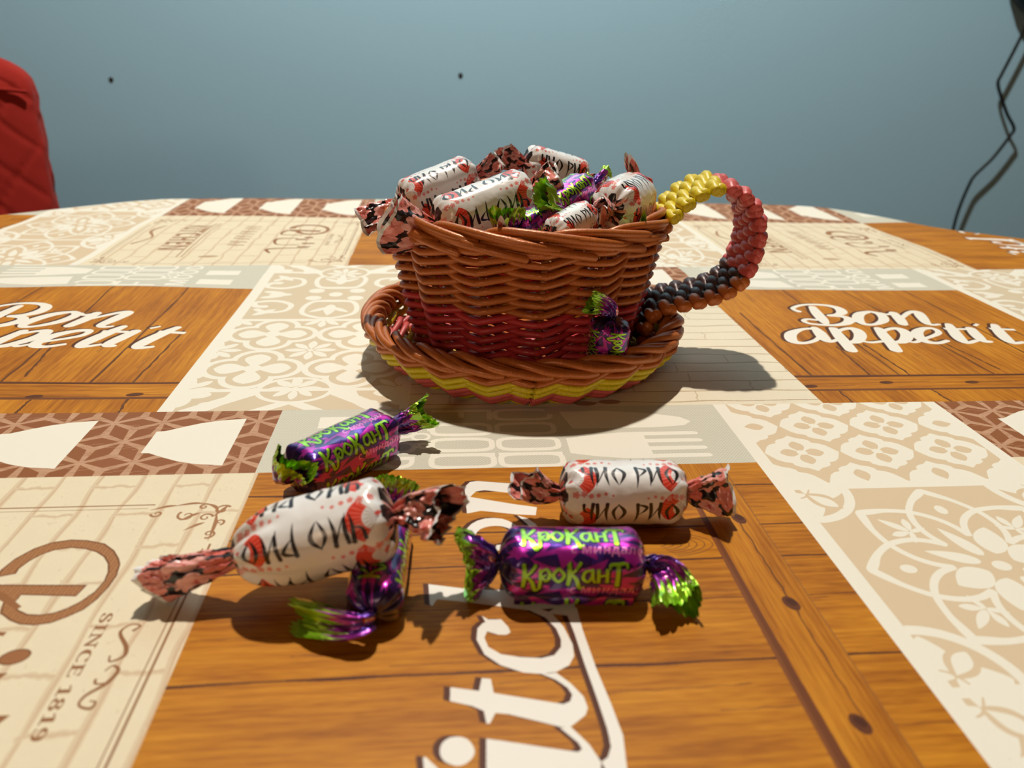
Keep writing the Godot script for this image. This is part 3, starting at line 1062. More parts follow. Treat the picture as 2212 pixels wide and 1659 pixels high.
func print_star_tile(white: Color) -> Texture2D:
	var W := 0.744
	var H := 1.596
	var cv := Canvas.new(950, 2038, W, H, white)
	var beige := ph(223, 193, 152)
	var bl := Vector2(0.043, 0.437)   # origin of the local frame is (0.846, 0.437) in cloth coordinates
	var ub := 0.041
	var ue := 0.704
	# lattice of ogee diamonds above
	var v0 := 1.125
	var lat := func(y0: float, y1: float) -> void:
		cv.poly([Vector2(ub, y0), Vector2(ue, y0), Vector2(ue, y1), Vector2(ub, y1)], beige)
		for j in range(-2, 4):
			for i in range(-1, 5):
				var c := Vector2(0.151 + i * 0.2215 + 0.1107 * (posmod(j, 2)), 1.2835 + j * 0.1585)
				var hi := []
				for q in 4:
					for p in [Vector2(0.0, 0.100), Vector2(0.018, 0.084), Vector2(0.036, 0.078), Vector2(0.048, 0.068), Vector2(0.05, 0.056), Vector2(0.068, 0.05), Vector2(0.082, 0.038), Vector2(0.092, 0.02)]:
						var r: Vector2 = p
						if q == 1: r = Vector2(p.x, -p.y)
						if q == 2: r = Vector2(-p.x, -p.y)
						if q == 3: r = Vector2(-p.x, p.y)
						r = Vector2(r.x * 1.06, r.y)
						if q % 2 == 1: hi.append([q, r, -p.y])
						else: hi.append([q, r, p.y])
				# walk round the four quarters in order
				var ordered := []
				for q in [0, 1, 2, 3]:
					var part := []
					for e in hi:
						if e[0] == q: part.append(c + e[1])
					if q % 2 == 1: part.reverse()
					ordered += part
					if q == 0: ordered.append(c + Vector2(0.108, 0.0))
					if q == 2: ordered.append(c + Vector2(-0.108, 0.0))
				var clipped := Geometry2D.intersect_polygons(PackedVector2Array(ordered), PackedVector2Array([Vector2(ub, y0), Vector2(ue, y0), Vector2(ue, y1), Vector2(ub, y1)]))
				for pl in clipped:
					cv.poly(Array(pl), white)
				for q in 4:
					var d := Vector2(cos(q * PI / 2), sin(q * PI / 2))
					if c.y + d.y * 0.03 > y0 and c.y + d.y * 0.03 < y1 and c.x + d.x * 0.03 > ub and c.x + d.x * 0.03 < ue:
						cv.leaf(c + d * 0.004, c + d * 0.064, 0.042, beige, 0.56)
				if c.y > y0 and c.y < y1 and c.x > ub and c.x < ue:
					cv.ellipse(c, 0.015, 0.013, 0.0, white)
	lat.call(v0, 1.7)
	var tile := func(c: Vector2) -> void:
		var hw := 0.3315
		var hh := 0.322
		var clip := PackedVector2Array([c + Vector2(-hw, -hh), c + Vector2(hw, -hh), c + Vector2(hw, hh), c + Vector2(-hw, hh)])
		cv.poly(Array(clip), beige)
		for k in 8:
			var ang := k * PI / 4.0
			for side in [-1, 1]:
				var pts := []
				for e in [[0.302, 0.0], [0.285, 4.5], [0.262, 12.0], [0.228, 22.5], [0.19, 32.0], [0.152, 39.5], [0.112, 45.0]]:
					var t: float = ang + side * deg_to_rad(e[1])
					pts.append(Vector3(c.x + cos(t) * e[0], c.y + sin(t) * e[0], 0.0165 + (0.006 if e[0] > 0.27 else 0.0)))
				cv.stroke(pts, white)
			if k % 2 == 0:
				cv.ellipse(c + Vector2(cos(ang), sin(ang)) * 0.217, 0.0185, 0.0145, ang, white)
			else:
				var d := Vector2(cos(ang), sin(ang))
				var n := Vector2(-d.y, d.x)
				cv.leaf(c + d * 0.19, c + d * 0.262, 0.022, white, 0.4)
				for s in [-1, 1]:
					cv.leaf(c + d * 0.185, c + d * 0.215 + n * s * 0.045, 0.02, white, 0.6)
					cv.leaf(c + d * 0.185, c + d * 0.165 + n * s * 0.04, 0.014, white, 0.4)
		for q in [[112.5, 0], [157.5, 0], [292.5, 0], [337.5, 0], [67.5, 1], [22.5, 1], [202.5, 1], [247.5, 1]]:
			var d := Vector2(cos(deg_to_rad(q[0])), sin(deg_to_rad(q[0])))
			if q[1]:
				cv.leaf(c + d * 0.045, c + d * 0.152, 0.07, white, 0.45)
			else:
				cv.leaf(c + d * 0.04, c + d * 0.155, 0.036, white, 0.35)
		cv.ellipse(c, 0.021, 0.017, 0.0, white)
		for sx in [-1, 1]:
			for sy in [-1, 1]:
				var k := c + Vector2(sx * hw, sy * hh)
				var big: float = 0.133 if sy > 0 else 0.142
				var pts := []
				for e in 15:
					var t := PI / 2 * e / 14.0
					pts.append(Vector3(k.x - sx * cos(t) * big, k.y - sy * sin(t) * big, 0.025))
				cv.stroke(pts, white, Vector2.ZERO, false)
				var mx := Vector2(-sx, 0)
				var my := Vector2(0, -sy)
				cv.leaf(k + my * 0.015, k + my * 0.125 + mx * 0.012, 0.085, white, 0.42)
				cv.leaf(k + mx * 0.015, k + mx * 0.125 + my * 0.012, 0.085, white, 0.42)
				cv.leaf(k + (mx + my) * 0.02, k + (mx + my) * 0.088, 0.062, beige, 0.5)
				cv.leaf(k + (mx + my) * 0.026, k + (mx + my) * 0.08, 0.036, white, 0.58)
				cv.stroke([Vector3((k + my * 0.04).x, (k + my * 0.04).y, 0.004), Vector3((k + my * 0.03 + mx * 0.02).x, (k + my * 0.03 + mx * 0.02).y, 0.006), Vector3((k + mx * 0.04).x, (k + mx * 0.04).y, 0.004)], beige)
	tile.call(Vector2(0.373, 0.773))
	tile.call(Vector2(0.373, 0.105))
	# white borders
	for r in [[0.0, ub], [ue, W]]:
		cv.poly([Vector2(r[0], 0), Vector2(r[1], 0), Vector2(r[1], H), Vector2(r[0], H)], white)
	cv.line(Vector2(0, 1.109), Vector2(W, 1.109), 0.03, white)
	return cv.texture()

func print_clover(white: Color) -> Texture2D:
	var W := 0.742
	var H := 1.617
	var cv := Canvas.new(900, 1961, W, H, white)
	var beige := ph(220, 194, 156)
	# local frame (-0.852, 2.033)
	var x0 := 0.045
	cv.poly([Vector2(x0, 0), Vector2(W, 0), Vector2(W, H), Vector2(x0, H)], beige)
	var flower := func(c: Vector2, r: float) -> void:
		for k in 8:
			var d := Vector2(cos(k * PI / 4), sin(k * PI / 4))
			cv.leaf(c + d * r * 0.12, c + d * r, r * 0.34, white, 0.55)
		cv.ellipse(c, r * 0.12, r * 0.12, 0, white, 12)
	# clover tiles
	var y_lo := 0.15
	var y_hi := 0.818
	for j in 2:
		for i in range(0, 3):
			var c := Vector2(0.203 + 0.333 * i, 0.325 + 0.333 * j)
			for k in 4:
				var d := Vector2(cos(k * PI / 2), sin(k * PI / 2))
				cv.ellipse(c + d * 0.08, 0.09, 0.09, 0, white)
			for k in 4:
				var d := Vector2(cos(k * PI / 2), sin(k * PI / 2))
				cv.ellipse(c + d * 0.08, 0.068, 0.068, 0, beige)
			for k in 4:
				var d := Vector2(cos(k * PI / 2), sin(k * PI / 2))
				cv.leaf(c + d * 0.0, c + d * 0.128, 0.088, white, 0.66)
			cv.ellipse(c, 0.03, 0.03, 0, white)
	for j in 3:
		for i in range(-1, 3):
			flower.call(Vector2(0.37 + 0.333 * i, 0.158 + 0.333 * j), 0.092)
	# the scalloped left edge
	for j in 9:
		cv.ellipse(Vector2(x0 - 0.004, 0.19 + j * 0.083), 0.02, 0.03, 0, white)
	# seam and tile below: chevrons with a half flower
	cv.poly([Vector2(0, -0.1), Vector2(W, -0.1), Vector2(W, 0.147), Vector2(0, 0.147)], beige)
	var lower := func(flip: float, base: float) -> void:
		var f := func(p: Vector2) -> Vector2:
			return Vector2(p.x, base + flip * p.y)
		var arc := func(c: Vector2, r: float, a0: float, a1: float, wd: float) -> void:
			var pts := []
			for k in 17:
				var a := lerpf(a0, a1, k / 16.0)
				var p: Vector2 = f.call(c + Vector2(cos(a), sin(a)) * r)
				pts.append(Vector3(p.x, p.y, wd))
			cv.stroke(pts, white, Vector2.ZERO, false)
		arc.call(Vector2(0.0, 0.02), 0.2, -1.6, 0.0, 0.035)
		arc.call(Vector2(0.75, 0.02), 0.2, -3.1, -1.5, 0.035)
		for s in [-1, 1]:
			var a: Vector2 = f.call(Vector2(0.375 + s * 0.11, 0.0))
			var b: Vector2 = f.call(Vector2(0.375 + s * 0.3, -0.16))
			cv.line(a, b, 0.05, white)
			a = f.call(Vector2(0.375, -0.085))
			b = f.call(Vector2(0.375 + s * 0.1, -0.16))
			cv.line(a, b, 0.035, white)
			cv.ellipse(f.call(Vector2(0.375 + s * 0.25, -0.1)), 0.02, 0.016, 0, white)
			cv.ellipse(f.call(Vector2(0.375 + s * 0.3, -0.03)), 0.05, 0.028, 0, white)
			cv.ellipse(f.call(Vector2(0.375 + s * 0.335, -0.07)), 0.035, 0.05, 0, white)
		cv.ellipse(f.call(Vector2(0.375, 0.0)), 0.125, 0.1, 0, white)
		cv.ellipse(f.call(Vector2(0.375, 0.0)), 0.108, 0.085, 0, beige)
		flower.call(f.call(Vector2(0.375, 0.012)), 0.085)
	lower.call(1.0, 0.147)
	cv.line(Vector2(0, 0.147), Vector2(W, 0.147), 0.022, white)
	for j in 1:
		for i in range(-1, 3):
			var c := Vector2(0.37 + 0.333 * i, 0.158)
			for k in [1, 2, 3]:
				var d := Vector2(cos(k * PI / 4), sin(k * PI / 4))
				cv.leaf(c + d * 0.012, c + d * 0.092, 0.032, white, 0.55)
	# the tile above: scrolls
	cv.poly([Vector2(0, 0.82), Vector2(W, 0.82), Vector2(W, H), Vector2(0, H)], beige)
	var mid := Vector2(0.375, 1.155)
	for sx in [-1, 1]:
		for sy in [-1, 1]:
			var scroll := [Vector3(0.3, 0.2, 0.03), Vector3(0.25, 0.24, 0.024), Vector3(0.18, 0.22, 0.022), Vector3(0.17, 0.14, 0.024), Vector3(0.24, 0.09, 0.026), Vector3(0.32, 0.11, 0.022), Vector3(0.31, 0.16, 0.03), Vector3(0.27, 0.165, 0.034)]
			var pts := []
			for p in scroll:
				pts.append(Vector3(mid.x + sx * p.x, mid.y + sy * p.y, p.z))
			cv.stroke(pts, white)
			pts = []
			for p in [Vector3(0.0, 0.09, 0.03), Vector3(0.08, 0.1, 0.024), Vector3(0.11, 0.18, 0.022), Vector3(0.1, 0.26, 0.022), Vector3(0.03, 0.31, 0.02), Vector3(0.0, 0.31, 0.02)]:
				pts.append(Vector3(mid.x + sx * p.x, mid.y + sy * p.y, p.z))
			cv.stroke(pts, white)
			cv.ellipse(mid + Vector2(sx * 0.09, sy * 0.05), 0.035, 0.03, 0, white)
			cv.ellipse(mid + Vector2(sx * 0.27, sy * 0.03), 0.05, 0.018, sx * sy * 0.3, white)
			cv.leaf(mid + Vector2(0, sy * 0.17), mid + Vector2(sx * 0.08, sy * 0.24), 0.03, white)
			cv.leaf(mid + Vector2(sx * 0.22, sy * 0.2), mid + Vector2(sx * 0.3, sy * 0.28), 0.04, white)
		cv.ellipse(mid + Vector2(sx * 0.24, 0), 0.05, 0.02, 0, white)
	for sy in [-1, 1]:
		cv.leaf(mid + Vector2(0, sy * 0.14), mid + Vector2(0, sy * 0.28), 0.05, white, 0.4)
	cv.ellipse(mid, 0.03, 0.03, 0, white)
	cv.line(Vector2(0, 0.818), Vector2(W, 0.818), 0.026, white)
	cv.line(Vector2(0, 1.49), Vector2(W, 1.49), 0.026, white)
	lower.call(-1.0, 1.49)
	cv.poly([Vector2(0, 0), Vector2(x0, 0), Vector2(x0, H), Vector2(0, H)], white)
	cv.poly([Vector2(W - 0.03, 0), Vector2(W, 0), Vector2(W, H), Vector2(W - 0.03, H)], white)
	return cv.texture()

# ------------------------------------------------------------------ plaited cup and saucer
const CUP_X := 0.03
const CUP_Z := 2.51
const ROD := 0.0113

# a ring of two rods twined round the stakes; at(t) gives (radius, height) and the outward slope for a place on the profile
func twine(parent: Node, radius: float, y: float, out: Vector2, stakes: int, amp: float, dy: float, mat: Material, phase := 0.0, called := "weaving_rod") -> void:
	var along := Vector2(-out.y, out.x)   # up the profile
	for s in 2:
		var pts := PackedVector3Array()
		var per := 8
		for k in stakes * per:
			var a := TAU * k / (stakes * per) + phase
			var f := PI * k / per + PI * s
			var tri := 1.0 - 2.0 * absf(fposmod(f / PI + 1.0, 2.0) - 1.0)
			var o := amp * (0.72 * tri + 0.28 * cos(f))
			var u := dy * sin(f)
			var jit := noise.get_noise_3d(k * 0.21, y * 60.0, s * 9.0 + radius * 5.0) * 0.0035
			var q := Vector2(radius, y) + out * o + along * (u + jit)
			pts.append(Vector3(sin(a) * q.x, q.y, cos(a) * q.x) * S)
		var b := Builder.new()
		rod(b, pts, ROD * S, 8, true)
		put(called, b.mesh(), mat, parent)

func around(a: float, r: float, y: float) -> Vector3:
	return Vector3(sin(a) * r, y, cos(a) * r) * S

func build_saucer() -> void:
	var o := thing("wicker_saucer", on_table(CUP_X, CUP_Z), "round saucer plaited of yellow and coral paper rods with a braided copper-brown rim", "saucer")
	var copper := paper("copper_rod", ph(204, 110, 44), 0.36, 0.12)
	var yellow := paper("yellow_rod", ph(238, 206, 18), 0.42)
	var coral := paper("coral_rod", ph(226, 92, 82), 0.42)
	var b := Builder.new()
	lathe(b, PackedVector2Array([Vector2(0.0004, 0.006), Vector2(0.3, 0.006), Vector2(0.37, 0.01), Vector2(0.385, 0.02), Vector2(0.37, 0.03), Vector2(0.3, 0.034), Vector2(0.0004, 0.034)].map(func(q): return q * S)), 48)
	put("base", b.mesh(), paper("brown_base", ph(140, 66, 34), 0.5), o)
	# rows up the flaring wall
	var rows := [[0.43, 0.016, yellow], [0.458, 0.034, coral], [0.482, 0.054, coral], [0.504, 0.077, yellow], [0.523, 0.101, yellow], [0.538, 0.126, copper]]
	var n := 24
	for k in rows.size():
		var q: Array = rows[k]
		var p0 := Vector2(rows[maxi(k - 1, 0)][0], rows[maxi(k - 1, 0)][1])
		var p1 := Vector2(rows[mini(k + 1, 5)][0], rows[mini(k + 1, 5)][1])
		var d := (p1 - p0).normalized()
		twine(o, q[0], q[1], Vector2(d.y, -d.x), n, 0.02, 0.008, q[2], 0.06 + 0.004 * k)
	for k in n:
		var a := TAU * k / n + 0.06
		b = Builder.new()
		rod(b, PackedVector3Array([around(a, 0.34, 0.03), around(a, 0.43, 0.02), around(a, 0.482, 0.056), around(a, 0.523, 0.103), around(a, 0.538, 0.145)]), 0.0095 * S, 7)
		put("stake", b.mesh(), copper, o)
	# the braided border: every stake is laid over its neighbours and tucked outside
	var dl := TAU / n
	for k in n:
		for s in 2:
			var a := dl * (k + 0.42 * s) + 0.06
			var j := noise.get_noise_2d(k * 3.7, s * 5.1) * 0.01
			var R := 0.532 + j * 0.6
			var y := 0.16 - 0.008 * s + j
			var r := (ROD + 0.0024) * S
			b = Builder.new()
			rod(b, smooth([around(a - 0.15 * dl, R - 0.035, y - 0.035), around(a + 0.05 * dl, R - 0.032, y - 0.006), around(a + 0.35 * dl, R - 0.016, y + 0.012), around(a + 0.75 * dl, R + 0.006, y + 0.012), around(a + 1.2 * dl, R + 0.022, y + 0.0), around(a + 1.65 * dl, R + 0.024, y - 0.01), around(a + 1.95 * dl, R + 0.012, y - 0.016)], 5), r, 8)
			put("rim_rod", b.mesh(), copper, o)

func cup_radius(y: float) -> float:
	return lerpf(0.338, 0.436, pow(clampf(y / 0.47, 0.0, 1.1), 0.9))

func build_cup() -> void:
	var o := thing("wicker_cup", Vector3(CUP_X * S, TABLE + 0.035 * S, -CUP_Z * S), "big cup plaited of copper-brown and red paper rods with a looped handle, heaped with sweets", "cup")
	var copper := paper("copper_rod", ph(204, 110, 44), 0.36, 0.12)
	var red := paper("red_rod", ph(214, 58, 58), 0.42)
	var yellow := paper("yellow_rod", ph(238, 206, 18), 0.42)
	var b := Builder.new()
	lathe(b, PackedVector2Array([Vector2(0.0004, 0.0), Vector2(0.325, 0.0), Vector2(0.335, 0.012), Vector2(0.325, 0.024), Vector2(0.0004, 0.026)].map(func(q): return q * S)), 48)
	put("base", b.mesh(), copper, o)
	var n := 14
	var ph0 := 0.13
	for k in n:
		var y := 0.032 + 0.0322 * k
		var mat: Material = copper
		if k == 0: mat = yellow
		elif k < 7: mat = red
		twine(o, cup_radius(y), y, Vector2(0.98, -0.2), n, 0.037, 0.007, mat, ph0 + 0.012 * sin(k * 1.7))
	for k in n:
		var a := TAU * k / n + ph0
		b = Builder.new()
		rod(b, PackedVector3Array([around(a, cup_radius(0.0) - 0.01, 0.01), around(a, cup_radius(0.15), 0.15), around(a, cup_radius(0.3), 0.3), around(a, cup_radius(0.46), 0.475)]), 0.0105 * S, 8)
		put("stake", b.mesh(), copper, o)
	var dl := TAU / n
	for k in n:
		for s in 3:
			var a := dl * (k + 0.36 * s) + ph0
			var j := noise.get_noise_2d(k * 2.9 + 11.0, s * 4.3) * 0.012
			var R := cup_radius(0.48) + j * 0.5 + 0.004 * s
			var y := 0.486 - 0.015 * s + j
			b = Builder.new()
			rod(b, smooth([around(a - 0.05 * dl, R - 0.034, y - 0.035), around(a + 0.08 * dl, R - 0.026, y - 0.004), around(a + 0.35 * dl, R - 0.008, y + 0.012), around(a + 0.8 * dl, R + 0.012, y + 0.012), around(a + 1.25 * dl, R + 0.022, y + 0.002), around(a + 1.7 * dl, R + 0.024, y - 0.012), around(a + 2.0 * dl, R + 0.012, y - 0.026)], 5), (ROD + 0.0012) * S, 8)
			put("rim_rod", b.mesh(), copper, o)
	build_handle(o)

func build_handle(cup: Node3D) -> void:
	var h := Node3D.new()
	h.name = "handle"
	cup.add_child(h)
	tag(h, "looped handle plaited in yellow, coral and brown bands")
	var copper := paper("copper_rod", ph(204, 110, 44), 0.36, 0.12)
	var al := deg_to_rad(3.0)
	var dir := Vector3(cos(al), 0, -sin(al))
	var wide := Vector3(sin(al), 0, cos(al))
	# centre line of the band in (distance from the cup's axis, height over the table)
	var key := [Vector3(0.405, 0.42, 0), Vector3(0.455, 0.49, 0), Vector3(0.5, 0.545, 0), Vector3(0.55, 0.59, 0), Vector3(0.605, 0.615, 0), Vector3(0.665, 0.615, 0), Vector3(0.715, 0.588, 0), Vector3(0.755, 0.543, 0), Vector3(0.775, 0.485, 0), Vector3(0.777, 0.415, 0), Vector3(0.76, 0.345, 0), Vector3(0.73, 0.29, 0), Vector3(0.665, 0.25, 0), Vector3(0.59, 0.228, 0), Vector3(0.515, 0.212, 0), Vector3(0.46, 0.19, 0), Vector3(0.43, 0.145, 0), Vector3(0.415, 0.085, 0)]
	var fine := smooth(key, 24)
	var length := 0.0
	var at := PackedFloat32Array([0.0])
	for k in range(1, fine.size()):
		length += fine[k].distance_to(fine[k - 1])
		at.append(length)
	var pick := func(d: float) -> Array:
		d = clampf(d, 0.0, length)
		var k := 1
		while k < at.size() - 1 and at[k] < d:
			k += 1
		var s: float = (d - at[k - 1]) / maxf(at[k] - at[k - 1], 1e-6)
		var p := fine[k - 1].lerp(fine[k], s)
		var t := (fine[mini(k + 1, fine.size() - 1)] - fine[maxi(k - 2, 0)]).normalized()
		return [p, t, Vector3(-t.y, t.x, 0)]   # normal points out of the loop's hollow at the top
	var W := 0.122
	var lanes := [-0.087, -0.029, 0.029, 0.087]
	var world := func(d: float, w: float, off: float) -> Vector3:
		var e: Array = pick.call(d)
		var p: Vector3 = e[0] + e[2] * off
		return (dir * p.x + wide * w + Vector3.UP * (p.y - 0.035)) * S
	for w in lanes:
		var pts := PackedVector3Array()
		var d := 0.0
		while d < length:
			pts.append(world.call(d, w, 0.0))
			d += 0.02
		var b := Builder.new()
		rod(b, pts, 0.008 * S, 7)
		put("core_rod", b.mesh(), paper("dark_rod", ph(70, 34, 28), 0.5), h)
	var rows := int(length / 0.0262)
	var pitch := length / rows
	var amp := 0.0115
	var r := 0.0196
	for i in rows:
		# one rod across the band, over and under the four cores, its ends turned round the edges
		var d := pitch * (i + 0.5)
		var pts := PackedVector3Array()
		var sg := 1.0 if i % 2 == 0 else -1.0
		for k in 29:
			var x := lerpf(-1.0, 1.0, k / 28.0)
			var w := x * W
			var f := cos((w / 0.058 + 0.5) * PI) * sg
			var edge := clampf((absf(x) - 0.8) / 0.2, 0.0, 1.0)
			var skew := 0.006 * x * sg
			pts.append(world.call(d + skew, w, f * amp * (1.0 - 0.3 * edge)))
		var base := ph(204, 110, 44)
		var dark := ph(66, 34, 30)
		var key_name := "handle_two_tone"
		if i < 4:
			key_name = "copper_rod"
		elif i < 12:
			base = ph(242, 208, 12)
			key_name = "yellow_rod"
		elif i < 26:
			base = ph(228, 92, 84)
			key_name = "coral_rod"
		var b := Builder.new()
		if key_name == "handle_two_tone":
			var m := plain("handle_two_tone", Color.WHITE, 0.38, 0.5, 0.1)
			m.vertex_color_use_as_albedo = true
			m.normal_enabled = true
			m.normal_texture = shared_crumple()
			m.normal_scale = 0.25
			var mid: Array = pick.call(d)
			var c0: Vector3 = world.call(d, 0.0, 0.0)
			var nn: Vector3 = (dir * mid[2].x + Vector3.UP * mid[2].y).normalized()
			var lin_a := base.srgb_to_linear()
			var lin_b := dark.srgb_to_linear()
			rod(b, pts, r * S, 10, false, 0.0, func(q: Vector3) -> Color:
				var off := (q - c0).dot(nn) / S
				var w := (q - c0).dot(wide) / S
				var k := clampf(0.5 + off / 0.012, 0.0, 1.0)  # dark towards the inner face of the band, copper towards the outer
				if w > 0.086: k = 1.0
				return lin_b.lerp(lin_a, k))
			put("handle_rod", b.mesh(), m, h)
		else:
			rod(b, pts, r * S, 10)
			put("handle_rod", b.mesh(), paper(key_name, base, 0.42, 0.0), h)
	# the knot of rods where the handle enters the rim
	for k in 5:
		var b := Builder.new()
		var w := -0.09 + 0.045 * k
		rod(b, smooth([world.call(0.05, w, 0.014), world.call(0.0, w + 0.01, 0.022), (dir * 0.37 + wide * (w + 0.02) + Vector3.UP * 0.44) * S, (dir * 0.40 + wide * (w + 0.05) + Vector3.UP * 0.42) * S, (dir * 0.455 + wide * (w + 0.06) + Vector3.UP * 0.43) * S], 5), (ROD + 0.001) * S, 8)
		put("binding_rod", b.mesh(), copper, h)

# ------------------------------------------------------------------ sweets
func glyphs() -> Dictionary:
	return {
		# brush letters
		"brush_ch": [[Vector3(0.06, 1.0, 0.17), Vector3(0.12, 0.62, 0.11), Vector3(0.5, 0.5, 0.05)], [Vector3(0.58, 1.05, 0.2), Vector3(0.52, 0.4, 0.13), Vector3(0.62, -0.08, 0.01)]],
		"brush_i": [[Vector3(0.06, 1.02, 0.17), Vector3(0.12, 0.45, 0.17), Vector3(0.02, -0.08, 0.01)], [Vector3(0.12, 0.1, 0.04), Vector3(0.62, 0.92, 0.08)], [Vector3(0.64, 1.05, 0.19), Vector3(0.6, 0.45, 0.15), Vector3(0.74, -0.06, 0.01)]],
		"brush_o": [[Vector3(0.42, 1.0, 0.01), Vector3(0.1, 0.55, 0.17), Vector3(0.36, -0.02, 0.02)], [Vector3(0.34, 0.98, 0.05), Vector3(0.74, 0.55, 0.19), Vector3(0.4, -0.02, 0.01)]],
		"brush_r": [[Vector3(0.1, 1.02, 0.18), Vector3(0.14, 0.4, 0.13), Vector3(0.04, -0.2, 0.01)], [Vector3(0.12, 0.95, 0.05), Vector3(0.64, 0.78, 0.16), Vector3(0.18, 0.36, 0.01)]],
		# curly letters
		"curl_k": [[Vector3(0.1, 1.06, 0.16), Vector3(0.14, 0.5, 0.19), Vector3(0.08, -0.05, 0.15)], [Vector3(0.62, 1.02, 0.15), Vector3(0.42, 0.72, 0.12), Vector3(0.18, 0.5, 0.1)], [Vector3(0.2, 0.52, 0.12), Vector3(0.45, 0.25, 0.17), Vector3(0.62, -0.22, 0.16), Vector3(0.8, -0.12, 0.08)]],
		"curl_r": [[Vector3(0.1, 0.66, 0.13), Vector3(0.12, 0.2, 0.15), Vector3(0.08, -0.32, 0.13)], [Vector3(0.12, 0.55, 0.1), Vector3(0.38, 0.68, 0.13), Vector3(0.52, 0.4, 0.15), Vector3(0.36, 0.12, 0.13), Vector3(0.22, 0.32, 0.09), Vector3(0.36, 0.42, 0.07)]],
		"curl_o": [[Vector3(0.3, 0.66, 0.12), Vector3(0.06, 0.34, 0.15), Vector3(0.3, 0.02, 0.13), Vector3(0.54, 0.34, 0.15), Vector3(0.3, 0.66, 0.12)]],
		"curl_a": [[Vector3(0.42, 0.58, 0.1), Vector3(0.16, 0.52, 0.13), Vector3(0.08, 0.22, 0.14), Vector3(0.3, 0.04, 0.12), Vector3(0.44, 0.3, 0.1)], [Vector3(0.48, 0.66, 0.13), Vector3(0.5, 0.2, 0.15), Vector3(0.62, 0.0, 0.1)]],
		"curl_n": [[Vector3(0.08, 0.68, 0.14), Vector3(0.1, 0.0, 0.15)], [Vector3(0.46, 0.7, 0.14), Vector3(0.48, 0.02, 0.15)], [Vector3(0.1, 0.34, 0.11), Vector3(0.48, 0.4, 0.11)]],
		"curl_t": [[Vector3(0.36, 1.0, 0.17), Vector3(0.36, 0.5, 0.18), Vector3(0.34, 0.0, 0.2)], [Vector3(0.0, 0.82, 0.1), Vector3(0.04, 1.0, 0.14), Vector3(0.36, 1.02, 0.15), Vector3(0.7, 1.06, 0.14), Vector3(0.76, 0.86, 0.1)]],
	}

func letters(cv: Canvas, names: Array, at: Vector2, size: Vector2, step: Array, col: Color, lift: Array = [], grow := 0.0, shift := Vector2.ZERO) -> void:
	var g := glyphs()
	var x := at.x
	for k in names.size():
		if names[k] != "":
			var up: float = lift[k] if lift.size() else 0.0
			for s in g[names[k]]:
				var pts := []
				for p in s:
					pts.append(Vector3(x + p.x * size.x, at.y + (p.y + up) * size.y, p.z * size.y))
				cv.stroke(pts, col, shift, true, grow)
		x += step[k] * size.x

func blossom(cv: Canvas, c: Vector2, r: float, rot: float, col: Color, deep: Color) -> void:
	for k in 5:
		var d := Vector2(cos(rot + TAU * k / 5.0), sin(rot + TAU * k / 5.0))
		cv.ellipse(c + d * r * 0.56, r * 0.46, r * 0.4, rot + TAU * k / 5.0, col, 14)
	for k in 5:
		var d := Vector2(cos(rot + TAU * k / 5.0), sin(rot + TAU * k / 5.0))
		cv.line(c, c + d * r * 0.4, r * 0.06, deep)
	cv.ellipse(c, r * 0.13, r * 0.13, 0, deep, 10)

